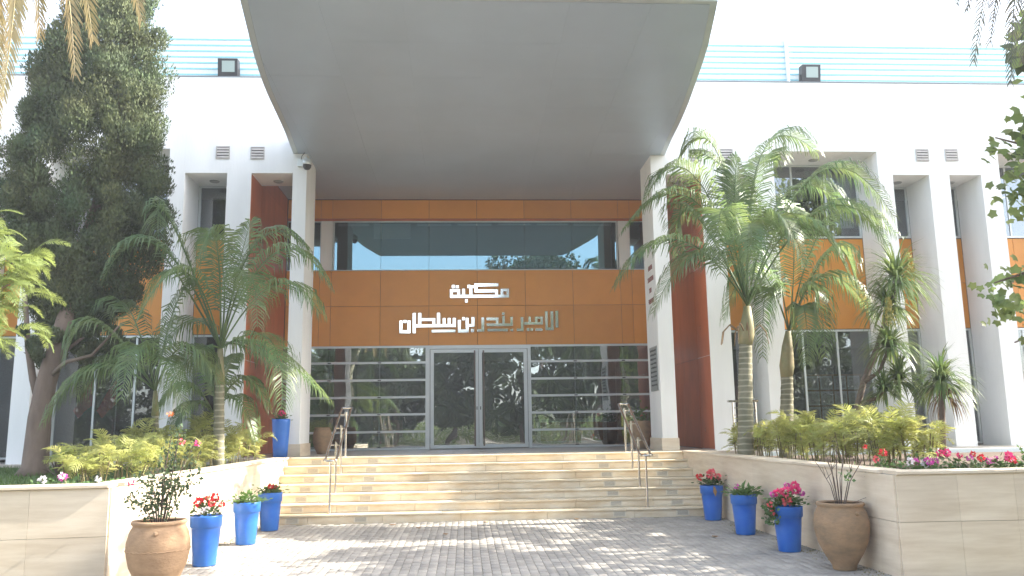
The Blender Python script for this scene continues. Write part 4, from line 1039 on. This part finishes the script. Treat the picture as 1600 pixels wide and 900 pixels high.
# ------------------------------------------------------------------ kentia palms
PALM_L1 = [((-4.01, 13.8, 2.92), (-4.92, 13.62, 5.15), (-4.96, 13.5, 4.47)), ((-4.01, 13.8, 2.92), (-4.97, 13.5, 4.58), (-5.75, 13.3, 4.05)), ((-4.01, 13.8, 2.92), (-5.44, 14.16, 4.9), (-5.99, 14.4, 4.55)), ((-4.01, 13.8, 2.92), (-4.46, 13.26, 4.11), (-5.02, 12.9, 3.29)), ((-4.01, 13.8, 2.92), (-4.08, 13.44, 4.73), (-4.33, 13.2, 3.94)), ((-4.01, 13.8, 2.92), (-3.86, 14.1, 4.32), (-3.73, 14.3, 5.21)), ((-4.01, 13.8, 2.92), (-3.46, 13.14, 4.03), (-3.15, 12.7, 3.13)), ((-4.01, 13.8, 2.92), (-3.54, 13.98, 4.74), (-2.7, 14.1, 4.71)), ((-4.01, 13.8, 2.92), (-3.12, 13.56, 4.48), (-2.19, 13.4, 3.91)), ((-4.01, 13.8, 2.92), (-3.05, 13.32, 3.9), (-2.26, 13.0, 3.38)), ((-4.01, 13.8, 2.92), (-3.26, 13.5, 2.94), (-2.17, 13.3, 2.07)), ((-4.01, 13.8, 2.92), (-4.29, 13.26, 2.77), (-4.61, 12.9, 1.92)), ((-4.01, 13.8, 2.92), (-4.15, 14.28, 4.24), (-4.5, 14.6, 5.11)), ((-4.01, 13.8, 2.92), (-3.09, 13.2, 3.01), (-2.77, 12.8, 1.89)), ((-4.01, 13.8, 2.92), (-4.59, 14.1, 3.44), (-5.32, 14.3, 2.81)), ((-4.01, 13.8, 2.92), (-3.76, 14.22, 3.01), (-3.0, 14.5, 2.59))]
PALM_L2 = [((-4.84, 13.3, 2.23), (-5.71, 13.06, 3.27), (-6.07, 12.9, 2.61)), ((-4.84, 13.3, 2.23), (-5.69, 13.12, 2.57), (-6.36, 13.0, 1.75)), ((-4.84, 13.3, 2.23), (-4.7, 13.48, 3.47), (-4.46, 13.6, 4.01)), ((-4.84, 13.3, 2.23), (-4.33, 13.06, 2.9), (-3.72, 12.9, 2.29)), ((-4.84, 13.3, 2.23), (-5.46, 13.6, 3.59), (-5.84, 13.8, 3.41)), ((-4.84, 13.3, 2.23), (-4.97, 12.82, 2.89), (-5.03, 12.5, 2.06)), ((-4.84, 13.3, 2.23), (-4.55, 12.88, 2.69), (-4.13, 12.6, 1.81)), ((-4.84, 13.3, 2.23), (-5.61, 13.6, 2.76), (-6.26, 13.8, 2.16))]
PALM_L3 = [((-4.3, 14.6, 1.84), (-4.75, 14.42, 2.38), (-5.21, 14.3, 1.85)), ((-4.3, 14.6, 1.84), (-4.43, 14.78, 2.51), (-4.71, 14.9, 2.86)), ((-4.3, 14.6, 1.84), (-3.79, 14.42, 2.48), (-3.31, 14.3, 1.93)), ((-4.3, 14.6, 1.84), (-4.24, 14.84, 2.62), (-4.07, 15.0, 2.92)), ((-4.3, 14.6, 1.84), (-4.57, 14.24, 2.05), (-4.83, 14.0, 1.53)), ((-4.3, 14.6, 1.84), (-3.83, 14.24, 2.15), (-3.43, 14.0, 1.4))]
PALM_R1 = [((4.98, 14.1, 3.62), (4.09, 13.86, 5.91), (3.17, 13.7, 5.48)), ((4.98, 14.1, 3.62), (4.04, 13.98, 5.54), (2.8, 13.9, 4.96)), ((4.98, 14.1, 3.62), (3.71, 13.74, 4.73), (2.54, 13.5, 3.9)), ((4.98, 14.1, 3.62), (4.04, 13.56, 4.46), (3.08, 13.2, 3.37)), ((4.98, 14.1, 3.62), (4.67, 14.34, 6.55), (3.92, 14.5, 6.27)), ((4.98, 14.1, 3.62), (5.03, 14.46, 5.79), (4.36, 14.7, 6.64)), ((4.98, 14.1, 3.62), (4.81, 13.92, 5.17), (4.86, 13.8, 6.25)), ((4.98, 14.1, 3.62), (5.47, 14.22, 6.45), (6.56, 14.3, 6.51)), ((4.98, 14.1, 3.62), (5.45, 14.58, 6.08), (6.03, 14.9, 6.56)), ((4.98, 14.1, 3.62), (6.41, 13.98, 6.02), (7.69, 13.9, 5.16)), ((4.98, 14.1, 3.62), (6.39, 13.8, 5.31), (7.36, 13.6, 4.57)), ((4.98, 14.1, 3.62), (5.81, 13.56, 4.96), (6.5, 13.2, 3.78)), ((4.98, 14.1, 3.62), (4.41, 13.38, 5.14), (4.14, 12.9, 3.95)), ((4.98, 14.1, 3.62), (5.29, 13.38, 5.03), (5.55, 12.9, 4.05)), ((4.98, 14.1, 3.62), (4.17, 14.46, 5.43), (3.95, 14.7, 4.64)), ((4.98, 14.1, 3.62), (6.02, 14.52, 5.81), (7.35, 14.8, 5.52)), ((4.98, 14.1, 3.62), (4.8, 13.26, 4.89), (4.63, 12.7, 3.7))]
PALM_R2 = [((6.3, 15.6, 3.3), (7.21, 15.42, 4.91), (7.58, 15.3, 4.0)), ((6.3, 15.6, 3.3), (7.4, 15.72, 5.63), (8.74, 15.8, 5.32)), ((6.3, 15.6, 3.3), (5.62, 15.36, 4.52), (4.89, 15.2, 3.51)), ((6.3, 15.6, 3.3), (5.81, 15.24, 4.12), (5.53, 15.0, 2.76)), ((6.3, 15.6, 3.3), (6.71, 15.3, 4.13), (6.76, 15.1, 2.75)), ((6.3, 15.6, 3.3), (6.65, 15.9, 5.15), (6.6, 16.1, 6.14)), ((6.3, 15.6, 3.3), (7.23, 15.84, 4.48), (8.28, 16.0, 3.58)), ((6.3, 15.6, 3.3), (6.1, 15.9, 4.88), (5.5, 16.1, 4.66)), ((6.3, 15.6, 3.3), (6.44, 15.18, 3.74), (6.33, 14.9, 2.62))]
PHX_L = [((-4.44, 7.0, 5.74), (-3.82, 6.64, 5.89), (-3.64, 6.4, 4.23)), ((-4.44, 7.0, 5.74), (-4.06, 7.12, 6.46), (-3.82, 7.2, 5.12)), ((-4.44, 7.0, 5.74), (-3.73, 6.82, 6.32), (-3.24, 6.7, 4.54)), ((-4.44, 7.0, 5.74), (-3.81, 7.06, 6.55), (-3.3, 7.1, 5.04)), ((-4.44, 7.0, 5.74), (-3.59, 7.18, 6.71), (-2.97, 7.3, 5.35)), ((-4.44, 7.0, 5.74), (-4.28, 7.3, 6.51), (-4.23, 7.5, 5.26)), ((-4.44, 7.0, 5.74), (-4.11, 6.76, 5.96), (-4.06, 6.6, 4.15))]
PHX_R = [((5.99, 7.0, 6.07), (5.44, 7.12, 6.76), (4.81, 7.2, 5.57)), ((5.99, 7.0, 6.07), (5.26, 6.82, 6.41), (4.57, 6.7, 4.74)), ((5.99, 7.0, 6.07), (5.6, 7.18, 6.59), (5.17, 7.3, 5.23)), ((5.99, 7.0, 6.07), (5.32, 6.76, 6.17), (4.82, 6.6, 4.51)), ((5.99, 7.0, 6.07), (5.85, 7.18, 6.46), (5.47, 7.3, 5.02)), ((5.99, 7.0, 6.07), (5.51, 7.3, 6.89), (5.11, 7.5, 5.67))]
def sub(a, b): return tuple(x-y for x, y in zip(a, b))
def palm(name, label, cat, base, trunk, tr, fronds, m='kentia', ring=True, **kw):
    t = thing(name, label, cat, base)
    if trunk:
        pts = []; rs = []
        A = Vector(trunk[0]); 
        n = int((Vector(trunk[-1])-A).length/.05)
        segs = []
        for a, b in zip(trunk[:-1], trunk[1:]):
            k = max(2, int((Vector(b)-Vector(a)).length/.045))
            for i in range(k): segs.append(Vector(a).lerp(Vector(b), i/k))
        segs.append(Vector(trunk[-1]))
        for i, p in enumerate(segs):
            pts.append(tuple(p-Vector(base))); rs.append(tr*(1.0+(.06 if (i % 4 == 0 and ring) else 0))*(1.15-.25*i/len(segs)))
        MB().tube(pts, rs, 14).obj('trunk', 'palm_bark', t, smooth=True)
    for (p0, v_, p2) in fronds:
        j = lambda s_: tuple(NR.normal(0, s_, 3))
        link('frond', frond_mesh('frond', sub(p0, base), sub(v_, base), sub(p2, base), m, **kw), t)
    return t
b = (-3.96, 13.8, .93)
kp = palm('kentia_palm', 'tall kentia palm with arching fronds in front of the left columns', 'palm', b, [(-3.96, 13.8, .93), (-4.0, 13.8, 2.35)], .08, PALM_L1, nl=47, lmax=.66, wd=.013, droop=.9)
MB().tube([(-.04, 0, 1.40), (-.05, 0, 1.68), (-.055, 0, 1.99)], [.092, .07, .045], 12).obj('crownshaft', 'crownshaft', kp, smooth=True)
b = (-4.76, 13.3, .93)
kp = palm('kentia_palm', 'smaller kentia palm reaching left in front of the wide ground floor window', 'palm', b, [b, (-4.82, 13.3, 1.85)], .05, PALM_L2, nl=44, lmax=.60, wd=.013, droop=.95)
MB().tube([(-.06, 0, .90), (-.08, 0, 1.29)], [.06, .03], 10).obj('crownshaft', 'crownshaft', kp, smooth=True)
b = (-4.3, 14.6, .93)
palm('kentia_palm', 'young low kentia palm between the two larger palms on the left', 'palm', b, [b, (-4.3, 14.6, 1.8)], .04, PALM_L3, nl=40, lmax=.46, wd=.016, droop=.95)
b = (4.78, 14.1, .93)
kp = palm('kentia_palm', 'big kentia palm with a wide crown and ringed trunk right of the entrance', 'palm', b, [b, (4.88, 14.1, 2.6), (4.91, 14.1, 3.0)], .12, PALM_R1, nl=60, lmax=.68, wd=.015, droop=.78)
MB().tube([(.12, 0, 2.0), (.15, 0, 2.2), (.18, 0, 2.42), (.20, 0, 2.68)], [.12, .14, .105, .06], 14).obj('crownshaft', 'crownshaft', kp, smooth=True)
for k in range(9):
    a = rnd.uniform(0, 6.28); c_, s_ = math.cos(a), math.sin(a)
    MB().tube([(.15+.1*c_, .1*s_, 2.22), (.15+.28*c_, .28*s_, 2.36), (.15+.40*c_, .40*s_, 2.24), (.15+.44*c_, .44*s_, 2.02)], [.014, .012, .010, .006], 5).obj('dead_stalk', 'dead_frond', kp)
b = (6.08, 15.6, .93)
kp = palm('kentia_palm', 'second kentia palm with a swollen brown crownshaft right of the big palm', 'palm', b, [b, (6.19, 15.6, 2.31), (6.2, 15.6, 2.5)], .12, PALM_R2, nl=56, lmax=.70, wd=.016, droop=1.0)
MB().tube([(.11, 0, 1.5), (.13, 0, 1.72), (.17, 0, 2.1), (.21, 0, 2.4)], [.11, .14, .105, .055], 14).obj('crownshaft', 'crownshaft', kp, smooth=True)
def shift(L_, d): return [tuple(tuple(a+b for a, b in zip(p, d)) for p in f) for f in L_]
extra = lambda p0, n, zlo, sgn: [(p0, (p0[0]+1.0*math.cos(a), p0[1]+1.0*math.sin(a), p0[2]+rnd.uniform(.3, .9)), (p0[0]+2.0*math.cos(a), p0[1]+2.0*math.sin(a), p0[2]+rnd.uniform(-.9, .4))) for a in [sgn+2.6*i/n for i in range(n)]]
b = (-4.95, 6.9, -.05)
palm('date_palm', 'date palm beyond the left edge whose golden fronds hang into the top left corner', 'palm', b, [b, (-4.8, 6.95, 3), (-4.55, 7.0, 5.6)], .22, PHX_L+extra((-4.44, 7.0, 5.74), 9, 0, 1.9), m='phoenix_leaf', nl=100, lmax=.33, wd=.019, droop=.3, start=.12, vee=.3, fwd=1.1, face=True)
b = (6.7, 6.9, -.05)
palm('date_palm', 'date palm beyond the right edge whose grey fronds hang into the top right corner', 'palm', b, [b, (6.5, 6.95, 3), (6.1, 7.0, 5.95)], .22, PHX_R+extra((5.99, 7.0, 6.07), 9, 0, -1.3), m='phoenix_grey', nl=90, lmax=.26, wd=.016, droop=.3, start=.12, vee=.3, fwd=1.2, face=True)

# ------------------------------------------------------------------ conifer
ENV = [(12.2, -5.95, -5.85), (11.5, -6.1, -5.7), (10.84, -6.24, -5.58), (9.86, -6.39, -5.36), (8.9, -6.57, -5.23), (8.19, -7.02, -5.04), (7.5, -7.28, -4.99), (6.82, -7.3, -4.96), (6.49, -7.36, -4.92), (5.93, -7.57, -4.8), (4.96, -7.64, -4.77), (4.43, -7.39, -4.78), (3.9, -7.15, -4.98), (3.38, -6.81, -5.61), (2.97, -6.58, -6.18)]
ENV = ENV[::-1]
ct_ = thing('conifer_tree', 'tall dense dark cypress with a leaning bare trunk at the left of the facade', 'tree', (-6.7, 13.5, .93))
ez = [e[0] for e in ENV]; el_ = [e[1] for e in ENV]; er_ = [e[2] for e in ENV]
MB().tube([(0, 0, 0), (.02, 0, .15), (.03, 0, .9), (.09, 0, 1.45), (.23, .1, 2.3), (.32, .4, 3.5), (.55, .6, 5.1), (.75, .6, 6.8), (.7, .6, 9.5)], [.26, .19, .165, .15, .135, .12, .10, .07, .03], 16).obj('trunk', 'bark', ct_, smooth=True)
MB().tube([(.02, 0, 1.1), (-.14, .05, 1.5), (-.28, .1, 2.0), (-.4, .1, 2.9)], [.07, .06, .05, .035], 8).obj('limb', 'bark', ct_, smooth=True)
MB().tube([(.10, 0, 1.5), (.45, -.2, 1.75), (.9, -.3, 1.85), (1.3, -.35, 2.3)], [.04, .035, .025, .012], 8).obj('limb', 'bark', ct_, smooth=True)
MB().tube([(.10, 0, 1.55), (.3, .2, 2.0), (.7, .3, 2.4)], [.04, .03, .02], 8).obj('limb', 'bark', ct_, smooth=True)
cen = []; rad = []
for i in range(680):
    z = 3.2+(12.0-3.2)*rnd.random()**1.15
    l, r = np.interp(z, ez, el_), np.interp(z, ez, er_)
    c0 = (l+r)/2; hw = (r-l)/2
    a = rnd.uniform(0, 6.28); q = math.sqrt(rnd.uniform(.25, 1))
    rr = rnd.uniform(.15, .33)
    hw2 = max(.05, hw-rr*.5)
    x = c0+hw2*q*math.cos(a); y = hw2*.72*q*math.sin(a)
    if rnd.random() < .55: y = -abs(y)
    cen.append((x*1.045+6.7, 14.1+y-13.5, 1.6+(z-1.6)*1.045-.93)); rad.append(rr)
for k in range(30):      # low straggling sprays
    cen.append((rnd.uniform(-.5, 1.35), rnd.uniform(-.2, .7), rnd.uniform(1.75, 2.3))); rad.append(rnd.uniform(.06, .13))
V, F, T = tufts(cen, rad, 520, .064, .0135, 1.2, .9, True)
link('crown', rawmesh('crown', V, F, 'conifer', tint=T), ct_)

# ------------------------------------------------------------------ trees at the frame edges
def limb_tree(name, label, base, trunk, r0, blobs, per, ln, wd, m, limbs=()):
    t = thing(name, label, 'tree', base)
    MB().tube([sub(p, base) for p in trunk], [r0*(1-.6*i/(len(trunk)-1)) for i in range(len(trunk))], 12).obj('trunk', 'bark', t, smooth=True)
    for lb in limbs: MB().tube([sub(p, base) for p in lb], [.05, .035, .02, .008][:len(lb)], 7).obj('limb', 'bark', t, smooth=True)
    cen = [sub(b_[:3], base) for b_ in blobs]; rad = [b_[3] for b_ in blobs]
    V, F, T = tufts(cen, rad, per, ln, wd, .8, -.1)
    link('crown', rawmesh('crown', V, F, m, tint=T), t)
    return t
# plane tree on the right: crown outside the frame plus branches that reach into it
bl = []
for i in range(84):
    a, e = rnd.uniform(0, 6.28), rnd.uniform(-.6, 1)
    q = rnd.random()**.5
    bl.append((10.6+2.3*q*math.cos(a), 9.2+2.8*q*math.sin(a), 6.9+2.5*e, rnd.uniform(.5, .8)))
pt = limb_tree('plane_tree', 'plane tree at the right edge with lobed leaves on branches reaching into view', (9.3, 8.0, 0), [(9.3, 8, 0), (9.2, 8, 2.5), (9.8, 8.3, 4.5), (10.4, 8.5, 7.5)], .22, bl, 120, .20, .075, 'broadleaf',
   limbs=[[(9.2, 8.1, 3.0), (7.6, 8.4, 3.3), (6.4, 8.5, 3.25), (5.75, 8.5, 3.05)], [(9.2, 8.1, 3.3), (7.8, 8.4, 4.1), (6.7, 8.5, 4.5), (5.95, 8.5, 4.7)], [(8.4, 8.2, 3.0), (7.2, 8.4, 2.7), (6.3, 8.5, 2.55), (5.9, 8.5, 2.4)]])
def lobed(nlv, path_pts, spread, size, m, parent, base):
    Vs = []; Fs = []; off = 0
    for i in range(nlv):
        p = Vector(path_pts[rnd.randrange(len(path_pts))])+Vector((rnd.gauss(0, spread), rnd.gauss(0, spread), rnd.gauss(0, spread)))-Vector(base)
        nrm = Vector((rnd.gauss(0, .6), -1+rnd.gauss(0, .5), rnd.gauss(.5, .6))).normalized()
        u = nrm.cross(Vector((0, 0, 1))).normalized(); w = nrm.cross(u); s = size*rnd.uniform(.6, 1.25); rot = rnd.uniform(0, 6.28)
        ring = []
        for k in range(10):
            r = s*(1.0 if k % 2 == 0 else .68)*(1 if k % 3 else .88); a = rot+2*math.pi*k/10
            ring.append(p+u*math.cos(a)*r+w*math.sin(a)*r+nrm*.15*s*(k % 2))
        Vs += [tuple(p)]+[tuple(q) for q in ring]
        for k in range(0, 10, 2): Fs.append((off, off+1+k, off+1+(k+1) % 10, off+1+(k+2) % 10))
        off += 11
    return link('leaf_spray', rawmesh('leaf_spray', np.array(Vs), np.array(Fs), m, tint=np.repeat(NR.uniform(0, .9, nlv), 5)), parent)
B1 = [(6.1, 8.5, 4.55), (6.25, 8.5, 4.3), (6.4, 8.5, 4.1), (6.3, 8.5, 4.75), (6.5, 8.5, 4.5), (6.45, 8.4, 3.85), (6.35, 8.5, 4.9), (6.6, 8.4, 3.7), (6.25, 8.5, 3.95), (6.12, 8.5, 4.12)]
lobed(210, B1, .14, .070, 'broadleaf', pt, (9.3, 8, 0))
B2 = [(5.75, 8.5, 2.95), (5.9, 8.5, 3.1), (6.05, 8.5, 3.0), (6.2, 8.5, 3.05), (5.95, 8.5, 2.7), (6.1, 8.5, 2.75), (6.25, 8.5, 2.8), (6.2, 8.5, 2.45), (6.1, 8.5, 3.2), (5.8, 8.5, 2.75)]
lobed(125, B2, .10, .062, 'broadleaf', pt, (9.3, 8, 0))
# feathery bright tree on the left edge
jt = thing('jacaranda_tree', 'bright yellow green feathery tree branch at the left edge', 'tree', (-5.6, 7.2, -.05))
MB().tube([(0, 0, 0), (.1, 0, 1.6), (.5, -.1, 2.4), (1.3, -.2, 2.85), (1.75, -.2, 3.15)], [.09, .07, .05, .03, .012], 8).obj('trunk', 'bark', jt, smooth=True)
MB().tube([(.9, -.15, 2.65), (1.4, -.2, 2.62), (1.85, -.2, 2.9)], [.02, .014, .006], 6).obj('limb', 'bark', jt, smooth=True)
jm = [frond_mesh('frond', (0, 0, 0), (L_*.5, 0, .05), (L_, 0, -.03), 'lime_leaf', nl=16, lmax=.075, wd=.006, droop=.2, start=.1, vee=.1, stalk=.003) for L_ in (.26, .32, .22)]
for k in range(200):
    o = link('frond', jm[k % 3], jt)
    x = rnd.uniform(1.25, 1.93); z = rnd.uniform(2.30, 3.42)
    if x > 1.62 and abs(z-2.85) > .4: x -= .3
    o.location = (x, rnd.uniform(-.45, .1), z); o.rotation_euler = (rnd.uniform(-.8, .8), rnd.uniform(-.5, .6), rnd.uniform(-1.6, 1.6)); s = rnd.uniform(.7, 1.2); o.scale = (s, s, s)

# ------------------------------------------------------------------ garden behind the camera (mirrored in the glass, shades the forecourt)
def bg_tree(x, y, h, r, label, n=26, seed=0, m='bg_leaf', flat=1.0, trunkr=.25, low=-.8, per=260):
    rr = random.Random(seed); bl_ = []
    for i in range(n):
        a = rr.uniform(0, 6.28); q = rr.random()**.5
        bl_.append((x+r*q*math.cos(a), y+r*q*math.sin(a), h-r*flat*.9+rr.uniform(low, .9)*r*flat, rr.uniform(.28, .42)*r*(.6+.4*flat)))
    return limb_tree('garden_tree', label, (x, y, -.09), [(x, y, -.09), (x+.1, y, h*.4), (x, y, h-r*flat*.9)], trunkr, bl_, per, .30, .12, m)
for i, (x, y, h, r, lab) in enumerate([(-20, -13, 7.6, 3.6, 'far left'), (-14, -12, 6.8, 3.2, 'left end'), (-9, -13.5, 7.0, 3.0, 'left of centre'), (-4.6, -12.5, 7.0, 2.8, 'just left of the path'), (-.8, -15, 7.4, 2.8, 'on the axis of the stairs'), (3.6, -12, 8.9, 3.3, 'just right of the path'), (8.8, -12, 8.9, 3.4, 'right of centre'), (14.5, -10, 8.2, 3.4, 'right end'), (21, -10, 9, 3.8, 'far right')]):
    bg_tree(x, y, h, r, 'leafy garden tree behind the viewer, '+lab+' of its row', seed=i, n=44, low=-1.2 if h > 8 else -1.0, per=260)
bg_tree(6.3, -30, 14.3, 3.6, 'flat topped umbrella pine behind the viewer mirrored in the upper window', 40, 40, 'conifer', .42, .35)
gw = MB().box(-40, 40, -24, -23.7, -.09, 2.9).obj('garden_wall', 'garden_wall'); tag(gw, 'pale boundary wall far behind the viewer', 'wall')
n = 26000
P = np.stack([NR.uniform(-30, 30, n), NR.uniform(-22.8, -21.2, n), NR.uniform(0, 2.2, n)], 1)
V, F = leafquads(P, rv(n), rv(n), NR.uniform(.15, .3, n), NR.uniform(.05, .1, n)); o = link('hedge', rawmesh('hedge', V, F, 'broadleaf', tint=NR.uniform(0, 1, n))); tag(o, 'long clipped hedge far behind the viewer', 'hedge')
# shade trees to the right of the forecourt
bg_tree(10.5, 4.5, 8.8, 3.2, 'broad garden tree beyond the right edge nearer the viewer', 26, 52)

bg_tree(11.6, 12.3, 8.6, 1.7, 'slender unseen tree added beyond the right edge to shade the paving', 8, 51, per=150)  # unseen occluder, added to break up the sun on the forecourt
# moss, grit and weeds along the foot of the planter walls
P = []
for k in range(2600):
    y = rnd.uniform(8.3, 14.5); side = rnd.random() < .5; q = abs(rnd.gauss(0, .16))
    if math.sin(y*3.1)+math.sin(y*7.7) < -.2 and rnd.random() < .8: continue
    P.append((XL(y)+.02+q if side else XR(y)-.02-q, y, gz(y)-.002))
P = np.array(P); n_ = len(P)
V, F = leafquads(P, rv(n_)*.9+np.array([0, 0, .35]), rv(n_), NR.uniform(.008, .028, n_), NR.uniform(.003, .009, n_))
o = link('moss_and_grit', rawmesh('moss_and_grit', V, F, 'moss', tint=NR.uniform(0, 1, n_)), None, 'stuff'); tag(o, 'moss and dry grit gathered along the foot of the planter walls', 'moss')

# fallen leaves on the paving
for i, (x, y) in enumerate(((3.55, 12.0), (.35, 14.3), (-.75, 13.7), (.9, 9.2), (-1.2, 14.2), (1.9, 14.45), (-.3, 12.9))):
    z = gz(y)+.006; a = rnd.uniform(0, 6); s = rnd.uniform(.04, .07)
    V_ = [(math.cos(a+k)*s*(1 if k % 2 else .6), math.sin(a+k)*s*(1 if k % 2 else .6), .012*(k % 2)) for k in range(6)]
    o = MB().add([(0, 0, .015)]+V_, [(0, k, k % 6+1) for k in range(1, 7)]).obj('fallen_leaf', 'dry_leaf'); o.location = (x, y, z)
    tag(o, 'dry brown leaf on the paving '+('beside the blue pots on the right', 'at the foot of the stairs near the middle', 'left of the middle, a stride from the stairs', 'nearest the viewer', 'close to the bottom step on the left', 'close to the bottom step on the right', 'alone in the middle of the forecourt')[i], 'leaf', 'fallen leaves on the paving')

# thin scattering box added to imitate lens glare and lift the dark tones
hz = MB().box(-34, 34, -34, 33, -1.1, 19.5).obj('glare_volume', 'dark', kind='stuff')
hz.data.materials.clear()
hm = bpy.data.materials.new('glare_volume'); hm.use_nodes = True; ht = hm.node_tree; ht.nodes.remove(ht.nodes['Principled BSDF'])
pvn = ht.nodes.new('ShaderNodeVolumePrincipled'); pvn.inputs['Color'].default_value = (.93, .96, 1, 1); pvn.inputs['Density'].default_value = .0019; pvn.inputs['Anisotropy'].default_value = 0.2
ht.links.new(pvn.outputs[0], ht.nodes['Material Output'].inputs['Volume']); hz.data.materials.append(hm)
